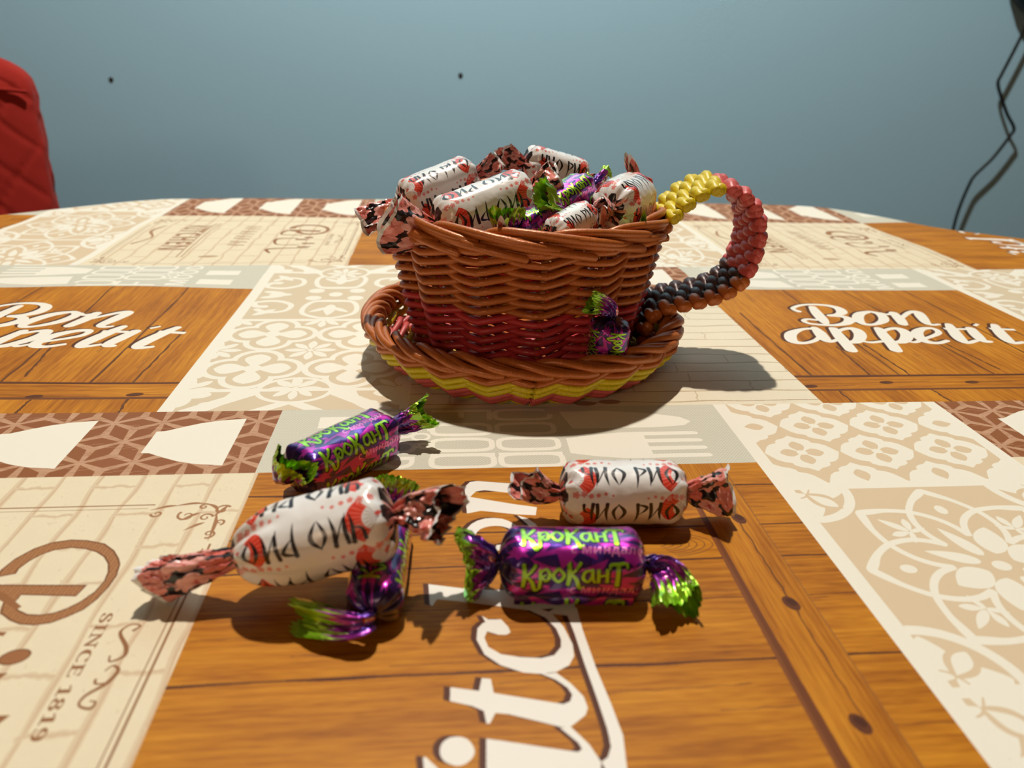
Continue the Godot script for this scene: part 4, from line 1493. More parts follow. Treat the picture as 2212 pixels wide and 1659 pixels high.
func cherry_print() -> Texture2D:
	var cv := Canvas.new(2048, 1536, 1.1, 1.0, ph(246, 236, 222))
	# (x runs 0..1.1 along the wrapper, y 0..1 round it)
	var black := ph(34, 26, 26)
	var pink := ph(244, 146, 128)
	var pale := ph(248, 172, 154)
	var deep := ph(214, 84, 72)
	var red := ph(226, 62, 40)
	var s := 1.1
	for e in [[-0.01, 0.255], [0.845, 1.11]]:
		cv.poly([Vector2(e[0], 0), Vector2(e[1], 0), Vector2(e[1], 1), Vector2(e[0], 1)], black)
	var rng := RandomNumberGenerator.new()
	rng.seed = 4
	# scalloped edge of the dark ends
	for k in 14:
		cv.ellipse(Vector2(0.262 + 0.02 * (k % 2), k / 14.0), 0.02, 0.05, 0, ph(246, 236, 222))
		cv.ellipse(Vector2(0.838 - 0.02 * (k % 3), k / 14.0 + 0.03), 0.018, 0.045, 0, ph(246, 236, 222))
	for side in 2:
		for k in 33:
			var x := 0.022 + 0.082 * (k % 3) + rng.randf_range(-0.012, 0.012)
			var y := (k / 3 + 0.5 * (k % 2)) / 11.0 + rng.randf_range(-0.015, 0.015)
			if side: x = 1.1 - x
			for lap in [-1.0, 0.0, 1.0]:
				blossom(cv, Vector2(x, y + lap), 0.05 + 0.006 * sin(k * 2.1), k * 1.3, [pink, pale, ph(240, 126, 108)][k % 3], deep)
		for k in 10:
			var x := rng.randf_range(0.2, 0.25)
			if side: x = 1.1 - x
			blossom(cv, Vector2(x, (k + rng.randf() * 0.6) / 10.0), 0.024, rng.randf() * 6.0, pale, deep)
	for k in 5:
		var y0 := k / 5.0
		for lap in [-1.0, 0.0, 1.0]:
			var y: float = y0 + lap
			# folding fans
			for f in [[Vector2(0.268, y + 0.06), 0.0, 1.0], [Vector2(0.838, y + 0.13), PI, 1.0]] if k % 2 else [[Vector2(0.262, y + 0.09), 0.0, 1.0], [Vector2(0.83, y + 0.1), PI, 1.0]]:
				var c: Vector2 = f[0]
				var sg := 1.0 if f[1] == 0.0 else -1.0
				var pts := [c]
				for q in 11:
					var a: float = -0.95 + 1.9 * q / 10.0
					pts.append(c + Vector2(cos(a) * sg * 0.13, sin(a) * 0.1))
				cv.poly(pts, red)
				for q in 9:
					var a: float = -0.9 + 1.8 * q / 8.0
					cv.line(c + Vector2(cos(a) * sg * 0.06, sin(a) * 0.04), c + Vector2(cos(a) * sg * 0.129, sin(a) * 0.09), 0.0035, ph(240, 120, 96))
				pts = [c]
				for q in 11:
					var a: float = -1.0 + 2.0 * q / 10.0
					pts.append(c + Vector2(cos(a) * sg * 0.066, sin(a) * 0.05))
				cv.poly(pts, ph(240, 228, 214))
				for q in 7:
					var a: float = -0.9 + 1.8 * q / 6.0
					cv.line(c, c + Vector2(cos(a) * sg * 0.06, sin(a) * 0.052), 0.002, ph(150, 130, 120))
				cv.ellipse(c + Vector2(sg * 0.004, -0.012), 0.012, 0.009, 0.5, deep)
			for q in 6:
				var rr: float = 0.019 - 0.0023 * q
				blossom(cv, Vector2(0.29 + q * 0.036, y + 0.005 + 0.006 * sin(q * 2.0)), rr, q, ph(234, 140, 124), deep)
				blossom(cv, Vector2(0.815 - q * 0.034, y + 0.19 + 0.005 * sin(q * 2.0)), rr, q, ph(236, 152, 136), deep)
			letters(cv, ["brush_ch", "brush_i", "brush_o", "", "brush_r", "brush_i", "brush_o"], Vector2(0.322, y + 0.055), Vector2(0.088, 0.104), [0.74, 0.9, 0.92, 0.42, 0.78, 0.9, 0.9], black)
	cv.poly([Vector2(0, 0), Vector2(0.012, 0), Vector2(0.012, 1), Vector2(0, 1)], ph(240, 230, 216))
	cv.poly([Vector2(1.088, 0), Vector2(1.1, 0), Vector2(1.1, 1), Vector2(1.088, 1)], ph(240, 230, 216))
	return cv.texture()

func violet_print() -> Texture2D:
	var cv := Canvas.new(1792, 1344, 1.1, 1.0, ph(62, 28, 104))
	var mag := ph(196, 40, 156)
	var dark := ph(40, 16, 66)
	var green := ph(164, 214, 40)
	var rng := RandomNumberGenerator.new()
	rng.seed = 12
	for k in 16:
		cv.stroke([Vector3(rng.randf() * 1.1, rng.randf(), 0.05), Vector3(rng.randf() * 1.1, rng.randf(), 0.02)], ph(84, 44, 140) if k % 2 else ph(48, 20, 84), Vector2.ZERO, false)
	# necks
	for e in [[0.2, 0.27], [0.83, 0.9]]:
		cv.poly([Vector2(e[0], 0), Vector2(e[1], 0), Vector2(e[1], 1), Vector2(e[0], 1)], dark)
	var burst := func(c: Vector2, rx: float, ry: float, n: int, col: Color) -> void:
		var pts := []
		for k in n * 2:
			var a := TAU * k / (n * 2.0) + 0.2
			var r := 1.0 if k % 2 == 0 else 0.55
			r *= 0.8 + 0.4 * rng.randf()
			pts.append(c + Vector2(cos(a) * rx * r, sin(a) * ry * r))
		cv.poly(pts, col)
	for k in 5:
		var y0 := k / 5.0
		for lap in [-1.0, 0.0, 1.0]:
			var y: float = y0 + lap
			burst.call(Vector2(0.55, y + 0.1), 0.34, 0.12, 13, mag)
			burst.call(Vector2(0.4, y + 0.13), 0.12, 0.06, 8, ph(222, 70, 176))
			burst.call(Vector2(0.55, y + 0.11), 0.24, 0.07, 11, ph(72, 34, 120))
			burst.call(Vector2(0.8, y + 0.02), 0.07, 0.045, 7, mag)
			burst.call(Vector2(0.3, y + 0.04), 0.06, 0.04, 7, mag)
			var word := ["curl_k", "curl_r", "curl_o", "curl_k", "curl_a", "curl_n", "curl_t"]
			var step := [0.72, 0.6, 0.64, 0.66, 0.66, 0.58, 0.8]
			var lift := [0.0, 0.16, 0.24, 0.12, 0.22, 0.2, 0.06]
			letters(cv, word, Vector2(0.315, y + 0.075), Vector2(0.098, 0.105), step, ph(30, 16, 40), lift, 0.005, Vector2(0.003, -0.004))
			letters(cv, word, Vector2(0.315, y + 0.075), Vector2(0.098, 0.105), step, green, lift)
			cv.text("с миндалем", "Droid Sans", 700, Vector2(0.52, y + 0.018), Vector2(1, 0), Vector2(0.12, 1), 0.046, ph(240, 130, 184), 0.95)
	# the ends: violet, then magenta flames, then green tips
	for side in 2:
		var ex := func(x: float) -> float:
			return 1.1 - x if side else x
		cv.poly([Vector2(ex.call(0.0), 0), Vector2(ex.call(0.2), 0), Vector2(ex.call(0.2), 1), Vector2(ex.call(0.0), 1)], ph(74, 34, 124))
		for k in 16:
			var y := k / 16.0
			var l := 0.15 + 0.05 * (k % 2)
			cv.poly([Vector2(ex.call(0.0), y - 0.04), Vector2(ex.call(0.06), y - 0.034), Vector2(ex.call(l), y), Vector2(ex.call(0.06), y + 0.034), Vector2(ex.call(0.0), y + 0.04)], ph(176, 40, 150) if k % 3 else ph(150, 36, 140))
		cv.poly([Vector2(ex.call(0.0), 0), Vector2(ex.call(0.03), 0), Vector2(ex.call(0.03), 1), Vector2(ex.call(0.0), 1)], green)
		for k in 22:
			var y := k / 22.0
			var l := 0.06 + 0.035 * (k % 2) + 0.01 * (k % 3)
			cv.poly([Vector2(ex.call(0.0), y - 0.028), Vector2(ex.call(0.025), y - 0.026), Vector2(ex.call(l), y + 0.004), Vector2(ex.call(0.025), y + 0.026), Vector2(ex.call(0.0), y + 0.028)], green)
	# small red maker's mark near one end
	for lap in 3:
		var y := 0.1 + lap / 3.0
		cv.poly([Vector2(0.155, y), Vector2(0.2, y + 0.005), Vector2(0.2, y + 0.065), Vector2(0.155, y + 0.06)], ph(206, 44, 48))
		cv.stroke([Vector3(0.192, y + 0.05, 0.006), Vector3(0.165, y + 0.05, 0.006), Vector3(0.17, y + 0.025, 0.006), Vector3(0.188, y + 0.03, 0.006), Vector3(0.19, y + 0.012, 0.006), Vector3(0.166, y + 0.012, 0.006)], ph(244, 220, 210))
	return cv.texture()

func wrapper(kind: String) -> StandardMaterial3D:
	if mats.has(kind):
		return mats[kind]
	var m: StandardMaterial3D
	if kind == "cherry":
		m = printed(kind, cherry_print(), 0.3, 0.5)
		m.clearcoat_enabled = true
		m.clearcoat = 0.35
		m.clearcoat_roughness = 0.18
	else:
		m = printed(kind, violet_print(), 0.32, 0.55)
		m.metallic = 0.68
		m.clearcoat_enabled = true
		m.clearcoat = 1.0
		m.clearcoat_roughness = 0.1
	m.texture_repeat = true
	m.normal_enabled = true
	m.normal_texture = shared_film()
	m.normal_scale = 0.35
	return m

# One wrapped sweet. a, b: the two necks; r: half height; o: options
#   ta, tb: tips of the twisted ends; xa, xb: the direction each end fans out in; wa, wb: half width of the fan; ha, hb: half thickness at its mouth
#   wide: body half width / half height; spin: turn of the print; square: how boxy; floor: lowest allowed height
func sweet(kind: String, label: String, group: String, a: Vector3, b: Vector3, r: float, o: Dictionary, sd: int) -> void:
	a = Vector3(a.x, a.y, -a.z)
	b = Vector3(b.x, b.y, -b.z)
	var mid := (a + b) * 0.5
	var low: float = o.get("floor", 0.003)
	var root := thing("wrapped_sweet", Vector3(mid.x * S, TABLE + (maxf(mid.y - r, 0.0)) * S, mid.z * S), label, "sweet", group)
	var org := Vector3(mid.x, maxf(mid.y - r, 0.0), mid.z)
	var mat := wrapper(kind)
	var axis := (b - a).normalized()
	var up: Vector3 = o.get("up", Vector3.UP)
	up = (up - axis * up.dot(axis)).normalized()
	var side := axis.cross(up)
	var wide: float = o.get("wide", 1.0)
	var ex: float = o.get("square", 2.4)
	var spin: float = o.get("spin", 0.0)
	var neck: float = o.get("neck", 0.2)
	var sh: float = o.get("shoulder", 0.2)
	var sha: float = o.get("shoulder_a", sh)
	var shb: float = o.get("shoulder_b", sh)
	var p := PackedVector3Array()
	var uv := PackedVector2Array()
	var rows := 41
	var cols := 65
	var length := a.distance_to(b)
	for k in rows:
		var t := 0.5 - 0.5 * cos(PI * k / (rows - 1.0))
		var ss := minf(t / sha, (1.0 - t) / shb)
		ss = clampf(ss, 0.0, 1.0)
		var f := lerpf(neck, 1.0, pow(1.0 - pow(1.0 - ss, 2.2), 0.62))
		for j in cols:
			var an := TAU * j / (cols - 1.0)
			var ca := cos(an)
			var sa := sin(an)
			var rr := 1.0 / pow(pow(absf(ca), ex) + pow(absf(sa), ex), 1.0 / ex)
			var fold := (1.0 - ss) * 0.16 * sin(an * 7.0 + sd * 1.3 + 1.5 * sin(an * 2.0 + sd)) + (1.0 - ss) * 0.08 * sin(an * 13.0 + sd)
			var cr := noise.get_noise_3d(ca * 1.6 + sd * 3.1, sa * 1.6, t * 5.0) * 0.03 + noise.get_noise_3d(ca * 5.0 + sd, sa * 5.0, t * 14.0) * 0.008
			var q := rr * f * (1.0 + fold * 0.8 + cr)
			var w := a.lerp(b, t) + (up * ca + side * sa * wide) * q * r
			w.y = maxf(w.y, low)
			p.append((w - org) * S)
			uv.append(Vector2(lerpf(0.205, 0.795, t), float(j) / (cols - 1.0) + spin))
	var m := Builder.new()
	m.grid(p, rows, cols, uv, true, true)
	put("wrapper_body", m.mesh(), mat, root)
	for e in 2:
		var nk := a if e == 0 else b
		var out := -axis if e == 0 else axis
		var tip: Vector3 = o["ta" if e == 0 else "tb"]
		tip = Vector3(tip.x, tip.y, -tip.z)
		var xw: Vector3 = o.get("xa" if e == 0 else "xb", Vector3(0, 1, 0))
		xw = Vector3(xw.x, xw.y, -xw.z)
		var hw: float = o.get("wa" if e == 0 else "wb", r * 1.3)
		var hh: float = o.get("ha" if e == 0 else "hb", r * 0.3)
		var reach := nk.distance_to(tip)
		var sw: float = o.get("swell_a" if e == 0 else "swell_b", 1.0)
		var c1 := nk + out * reach * 0.45
		p = PackedVector3Array()
		uv = PackedVector2Array()
		rows = 22
		cols = 73
		for k in rows:
			var s := k / (rows - 1.0)
			var an_off := 0.0
			for j in cols:
				var an := TAU * j / (cols - 1.0)
				var jag := 1.0 + 0.09 * sin(an * 2.0 + sd * 2.0 + e) + (0.03 * (absf(fposmod(an * 26.0 / TAU, 1.0) - 0.5) * 4.0 - 1.0) if kind == "violet" else 0.015 * sin(an * 5.0))
				var st := s * lerpf(1.0, jag, s * s)
				var c := nk.lerp(c1, st).lerp(c1.lerp(tip, st), st)
				var tn := ((c1 - nk).lerp(tip - c1, clampf(st, 0.0, 1.0))).normalized()
				var x := (xw - tn * xw.dot(tn)).normalized()
				var y := tn.cross(x)
				var gather := pow(st, 0.75)
				var ww := lerpf(r * neck, hw, gather)
				var th := lerpf(r * neck, hh, pow(st, 1.1))
				var swell := sw * hh * 0.9 * sin(cos(an) * 3.6 + sd * 1.9 + e * 2.0) * gather
				swell += sw * hh * 0.35 * sin(cos(an) * 9.0 + sd * 0.7 + s * 2.0) * gather * (1.15 - s)
				var cr := noise.get_noise_3d(cos(an) * 3.0 + sd, sin(an) * 1.5 + e * 7.0, st * 4.0) * hh * 0.8 * gather
				var fold := 1.0 + 0.22 * sin(an * 9.0 + sd) * (1.0 - st) * (1.0 - st)
				var w := c + x * cos(an) * ww * fold + y * (sin(an) * th * fold + swell + cr)
				w.y = maxf(w.y, low + 0.002 * (1.0 + sin(an)))
				p.append((w - org) * S)
				var u := lerpf(0.205, 0.0, s) if e == 0 else lerpf(0.795, 1.0, s)
				uv.append(Vector2(u, float(j) / (cols - 1.0) + spin))
		m = Builder.new()
		# run outward: the first end runs against the axis, so its winding turns round
		m.grid(p, rows, cols, uv, true, false)
		put("twisted_end", m.mesh(), mat, root)
	if o.has("seam"):
		# the free edge of the wrapper, a fin lying along the body
		var an: float = o["seam"]
		p = PackedVector3Array()
		uv = PackedVector2Array()
		for k in 25:
			var t := lerpf(0.1, 0.9, k / 24.0)
			for j in 4:
				var a2 := an + j * 0.06
				var lift := 1.02 + 0.045 * j + 0.02 * sin(k * 0.9)
				var ca := cos(a2)
				var sa := sin(a2)
				var rr := 1.0 / pow(pow(absf(ca), ex) + pow(absf(sa), ex), 1.0 / ex)
				var w := a.lerp(b, t) + (up * ca + side * sa * wide) * r * rr * lift
				w.y = maxf(w.y, low)
				p.append((w - org) * S)
				uv.append(Vector2(lerpf(0.205, 0.795, t), a2 / TAU + spin))
		m = Builder.new()
		m.grid(p, 25, 4, uv, false, true)
		put("seam_flap", m.mesh(), mat, root)

func build_candies() -> void:
	var g_table := "sweets lying on the oilcloth"
	var g_cup := "sweets heaped in the cup"
	# --- on the table
	sweet("violet", "violet wrapped sweet lying aslant on the linen print, the loose one nearest the saucer", g_table,
		Vector3(-0.515, 0.066, 1.5), Vector3(-0.328, 0.062, 1.76), 0.062, {"ta": Vector3(-0.495, 0.13, 1.45), "xa": Vector3(0.85, 0.1, -0.4), "wa": 0.058, "ha": 0.018, "tb": Vector3(-0.232, 0.105, 1.8), "xb": Vector3(-0.2, 0.6, 0.8), "wb": 0.05, "hb": 0.02, "square": 3.4, "wide": 1.06, "spin": 0.32, "shoulder": 0.12}, 3)
	sweet("cherry", "large white blossom-printed sweet leaning on a violet one, its lettering upside down", g_table,
		Vector3(-0.222, 0.168, 1.205), Vector3(-0.525, 0.096, 1.15), 0.08, {"ta": Vector3(-0.12, 0.185, 1.185), "xa": Vector3(0.0, 0.9, 0.3), "wa": 0.058, "ha": 0.05, "swell_a": 0.25, "tb": Vector3(-0.685, 0.045, 1.14), "xb": Vector3(0.1, 0.5, 0.8), "wb": 0.046, "hb": 0.032, "swell_b": 0.5, "square": 2.3, "spin": 0.0, "shoulder_a": 0.12, "shoulder_b": 0.42, "up": Vector3(0, 1, 0.35)}, 5)
	sweet("violet", "violet wrapped sweet pointing away from the viewer, pinned under the large white sweet", g_table,
		Vector3(-0.245, 0.047, 1.06), Vector3(-0.265, 0.047, 1.38), 0.047, {"ta": Vector3(-0.375, 0.022, 1.07), "xa": Vector3(0.1, 0.5, 0.8), "wa": 0.036, "ha": 0.014, "wide": 1.15, "tb": Vector3(-0.262, 0.1, 1.44), "xb": Vector3(1, 0.2, 0), "wb": 0.06, "hb": 0.02, "square": 3.2, "spin": 0.1, "shoulder": 0.14}, 8)
	sweet("cherry", "white blossom-printed sweet lying alone on the wood print below the saucer's right side", g_table,
		Vector3(0.118, 0.072, 1.455), Vector3(0.415, 0.072, 1.475), 0.071, {"ta": Vector3(0.03, 0.115, 1.44), "xa": Vector3(0.4, 0.8, 0.2), "wa": 0.045, "ha": 0.022, "tb": Vector3(0.515, 0.085, 1.475), "xb": Vector3(0.05, 1, -0.25), "wb": 0.075, "hb": 0.025, "square": 2.4, "spin": 0.02, "shoulder": 0.14}, 11)
	sweet("violet", "shiny violet wrapped sweet lying crosswise over the white lettering of the cloth", g_table,
		Vector3(-0.015, 0.066, 1.2), Vector3(0.28, 0.062, 1.215), 0.066, {"ta": Vector3(-0.085, 0.062, 1.2), "xa": Vector3(0.05, 1, 0.2), "wa": 0.085, "ha": 0.03, "tb": Vector3(0.335, 0.035, 1.13), "xb": Vector3(0.75, 0.15, -0.5), "wb": 0.052, "hb": 0.02, "square": 2.6, "spin": 0.06, "shoulder": 0.14, "seam": 2.1}, 14)
	# --- on the saucer
	sweet("violet", "violet wrapped sweet standing upright on the saucer rim against the red side of the cup", "",
		Vector3(0.295, 0.272, 2.125), Vector3(0.285, 0.085, 2.125), 0.062, {"ta": Vector3(0.225, 0.335, 2.1), "xa": Vector3(0.5, 0.75, 0), "wa": 0.04, "ha": 0.018, "tb": Vector3(0.285, 0.06, 2.12), "xb": Vector3(1, 0, 0.2), "wb": 0.04, "hb": 0.02, "square": 3.0, "up": Vector3(0, 0.2, -1), "spin": 0.62, "floor": 0.055, "shoulder": 0.16}, 17)
	# --- in the cup
	sweet("cherry", "white blossom-printed sweet at the left back of the heap in the cup", g_cup,
		Vector3(-0.385, 0.53, 2.48), Vector3(-0.15, 0.615, 2.61), 0.073, {"ta": Vector3(-0.495, 0.48, 2.4), "xa": Vector3(0.3, 0.5, 0.8), "wa": 0.06, "ha": 0.02, "tb": Vector3(-0.074, 0.66, 2.63), "xb": Vector3(0.2, 1, 0), "wb": 0.04, "hb": 0.02, "square": 2.6, "spin": 0.0, "floor": 0.4, "shoulder": 0.14}, 21)
	sweet("cherry", "white blossom-printed sweet with its pink end hanging over the cup's left rim", g_cup,
		Vector3(0.04, 0.6, 2.41), Vector3(-0.25, 0.512, 2.25), 0.077, {"tb": Vector3(-0.385, 0.53, 2.18), "xb": Vector3(0.25, 1, 0.1), "wb": 0.1, "hb": 0.022, "ta": Vector3(0.128, 0.635, 2.43), "xa": Vector3(0.1, 1, 0), "wa": 0.066, "ha": 0.025, "square": 2.3, "spin": 0.13, "floor": 0.4, "shoulder": 0.16}, 24)
	sweet("cherry", "white blossom-printed sweet topmost at the back of the heap in the cup", g_cup,
		Vector3(0.015, 0.645, 2.7), Vector3(0.245, 0.58, 2.78), 0.072, {"ta": Vector3(-0.06, 0.675, 2.66), "xa": Vector3(0.3, 1, 0), "wa": 0.05, "ha": 0.02, "tb": Vector3(0.31, 0.55, 2.8), "xb": Vector3(0, 1, 0), "wb": 0.05, "hb": 0.02, "spin": 0.1, "floor": 0.4}, 27)
	sweet("violet", "violet wrapped sweet tilted up in the middle of the heap in the cup", g_cup,
		Vector3(0.092, 0.535, 2.36), Vector3(0.235, 0.605, 2.5), 0.058, {"ta": Vector3(0.09, 0.47, 2.3), "xa": Vector3(1, 0, 0), "wa": 0.05, "ha": 0.02, "tb": Vector3(0.275, 0.625, 2.57), "xb": Vector3(1, 0.3, 0), "wb": 0.05, "hb": 0.02, "square": 3.2, "spin": 0.55, "floor": 0.4}, 30)
	sweet("violet", "violet wrapped sweet at the front of the cup with two bright green end flaps", g_cup,
		Vector3(0.0, 0.512, 2.2), Vector3(0.115, 0.54, 2.25), 0.055, {"ta": Vector3(-0.03, 0.58, 2.15), "xa": Vector3(0.8, 0.5, 0), "wa": 0.055, "ha": 0.02, "tb": Vector3(0.07, 0.62, 2.22), "xb": Vector3(0.8, -0.6, 0), "wb": 0.055, "hb": 0.02, "square": 3.0, "spin": 0.4, "floor": 0.4}, 33)
	sweet("cherry", "white blossom-printed sweet seen end on beside the handle in the cup", g_cup,
		Vector3(0.29, 0.56, 2.32), Vector3(0.4, 0.575, 2.53), 0.082, {"ta": Vector3(0.23, 0.56, 2.24), "xa": Vector3(0.9, 0.3, 0), "wa": 0.065, "ha": 0.025, "tb": Vector3(0.365, 0.685, 2.52), "xb": Vector3(1, 0.4, 0), "wb": 0.02, "hb": 0.012, "spin": 0.2, "floor": 0.4, "shoulder_a": 0.3}, 36)
	sweet("cherry", "white blossom-printed sweet half sunk behind the cup's front rim, right of the green flaps", g_cup,
		Vector3(0.1, 0.515, 2.13), Vector3(0.225, 0.555, 2.28), 0.05, {"ta": Vector3(0.075, 0.51, 2.09), "xa": Vector3(0.6, 0.6, 0), "wa": 0.04, "ha": 0.016, "tb": Vector3(0.27, 0.57, 2.3), "xb": Vector3(0.5, 0.6, 0), "wb": 0.035, "hb": 0.015, "spin": 0.15, "floor": 0.4}, 39)
	sweet("cherry", "buried blossom-printed sweet with only a dark pink tip over the cup's front rim", g_cup,
		Vector3(-0.02, 0.42, 2.26), Vector3(0.02, 0.4, 2.5), 0.06, {"ta": Vector3(0.0, 0.53, 2.09), "xa": Vector3(1, -0.15, 0), "wa": 0.06, "ha": 0.014, "tb": Vector3(0.02, 0.4, 2.6), "wb": 0.05, "spin": 0.6, "floor": 0.3}, 42)
	sweet("violet", "buried violet sweet with one green tip poking out by the handle", g_cup,
		Vector3(0.33, 0.43, 2.4), Vector3(0.2, 0.4, 2.6), 0.055, {"ta": Vector3(0.37, 0.545, 2.24), "xa": Vector3(0.5, 0.8, 0), "wa": 0.03, "ha": 0.01, "tb": Vector3(0.15, 0.4, 2.66), "wb": 0.05, "spin": 0.1, "floor": 0.3}, 45)

# ------------------------------------------------------------------ things at the edges of the room
func build_chair() -> void:
	var o := thing("dining_chair", Vector3(-5.72 * S, 0, -5.95 * S), "dining chair in a dark red stretch cover at the table's far left corner", "chair")
	o.rotation.y = 0.42
	var cover := plain("red_cover", Color(0.6, 0.16, 0.13), 0.9, 0.25)
	cover.rim_enabled = true
	cover.rim = 0.3
	var seat_y := 0.46
	var top_y := TABLE + 0.9 * S
	# the covered back: a slab with a rounded top, leaning away
	var p := PackedVector3Array()
	var uv := PackedVector2Array()
	var rows := 110
	var cols := 241
	var hw := 1.72 * S
	for k in rows:
		var t := k / (rows - 1.0)
		var y := lerpf(seat_y - 0.03, top_y, 1.0 - pow(1.0 - t, 1.5))
		var q := clampf((y - (top_y - 0.05)) / 0.05, 0.0, 1.0)
		var f := pow(maxf(1.0 - pow(q, 2.6), 0.0), 0.42)
		if k == 0: f = 0.9
		for j in cols:
			var a := TAU * j / (cols - 1.0)
			var ca := cos(a)
			var sa := sin(a)
			var rr := 1.0 / pow(pow(absf(ca), 5.0) + pow(absf(sa), 5.0), 0.2)
			var lean := -(y - seat_y) * 0.22
			var wob := noise.get_noise_2d(y * 30.0, a * 1.5) * 0.0025
			var across := ca * rr * hw
			var l1 := absf(fposmod((y + across * 0.9) / 0.052, 1.0) - 0.5)
			var l2 := absf(fposmod((y - across * 1.3) / 0.075, 1.0) - 0.5)
			var rel := 1.0 - 0.07 * exp(-pow(l1 / 0.07, 2.0)) - 0.06 * exp(-pow(l2 / 0.06, 2.0))
			p.append(Vector3(ca * rr * (hw * (0.62 + 0.38 * f) if k < rows - 1 else 0.002) + wob, y, sa * rr * (0.026 * f * rel + 0.001) + lean + 0.05))
			uv.append(Vector2(a / TAU * 4.0, y * 4.0))
	var b := Builder.new()
	b.grid(p, rows, cols, uv, true, false)
	put("back_cover", b.mesh(), cover, o)
	b = Builder.new()
	var seam := []
	for k in 13:
		var x := lerpf(-0.97, 0.97, k / 12.0)
		var y := top_y - 0.03 - 0.012 * x * x
		seam.append(Vector3(x * hw, y, -(y - seat_y) * 0.22 + 0.05 + 0.0255))
	rod(b, smooth(seam, 4), 0.0022, 6)
	put("piping", b.mesh(), cover, o)
	b = Builder.new()
	chamfer_box(b, Vector3(0, seat_y - 0.025, 0.24), Vector3(hw, 0.035, 0.2), 0.012)
	put("seat", b.mesh(), cover, o)
	for sx in [-1, 1]:
		for sz in [0.06, 0.4]:
			b = Builder.new()
			chamfer_box(b, Vector3(sx * (hw - 0.03), (seat_y - 0.05) * 0.5, sz), Vector3(0.018, (seat_y - 0.05) * 0.5, 0.018), 0.003)
			put("leg", b.mesh(), plain("chair_leg", Color(0.12, 0.07, 0.05), 0.5), o)

func build_cable() -> void:
	var black := plain("cable_rubber", Color(0.035, 0.04, 0.045), 0.5, 0.4)
	var z := 12.13
	var k := z / 11.0
	var pts := []
	for q in [[6.75, 1.75], [6.71, 1.471], [6.66, 1.25], [6.57, 0.9], [6.555, 0.83], [6.6, 0.72], [6.8, 0.42], [6.955, 0.235], [6.93, 0.12], [6.78, -0.18], [6.6, -0.42], [6.55, -0.56], [6.5, -0.9], [6.5, -1.25], [6.56, -1.9], [6.5, -2.8], [6.6, -4.2]]:
		pts.append(hp(q[0] * k, 1.0 + (q[1] - 1.0) * k, z))
	var b := Builder.new()
	rod(b, smooth(pts, 5), 0.0031, 8)
	var c := put("power_cable", b.mesh(), black)
	c.position = Vector3(0, TABLE, 0)
	tag(c, "thin black cable hanging in kinks down the blue wall at the right edge", "cable")
	var o := thing("wall_lamp", hp(7.03 * k, 1.0 + 1.38 * k, 12.2) + Vector3(0, TABLE, 0), "dark rounded wall fitting above the hanging cable at the upper right corner", "lamp")
	b = Builder.new()
	var prof := PackedVector2Array()
	for e in [[0.02, 0.0], [0.8, 0.0], [0.86, 0.05], [0.88, 0.15], [0.84, 0.3], [0.72, 0.42], [0.5, 0.5], [0.2, 0.54], [0.003, 0.545]]:
		prof.append(Vector2(e[0] * S, e[1] * S))
	lathe(b, prof, 40)
	var s := put("shade", b.mesh(), plain("dark_enamel", Color(0.05, 0.055, 0.07), 0.55, 0.4), o)
	s.rotation.x = PI / 2

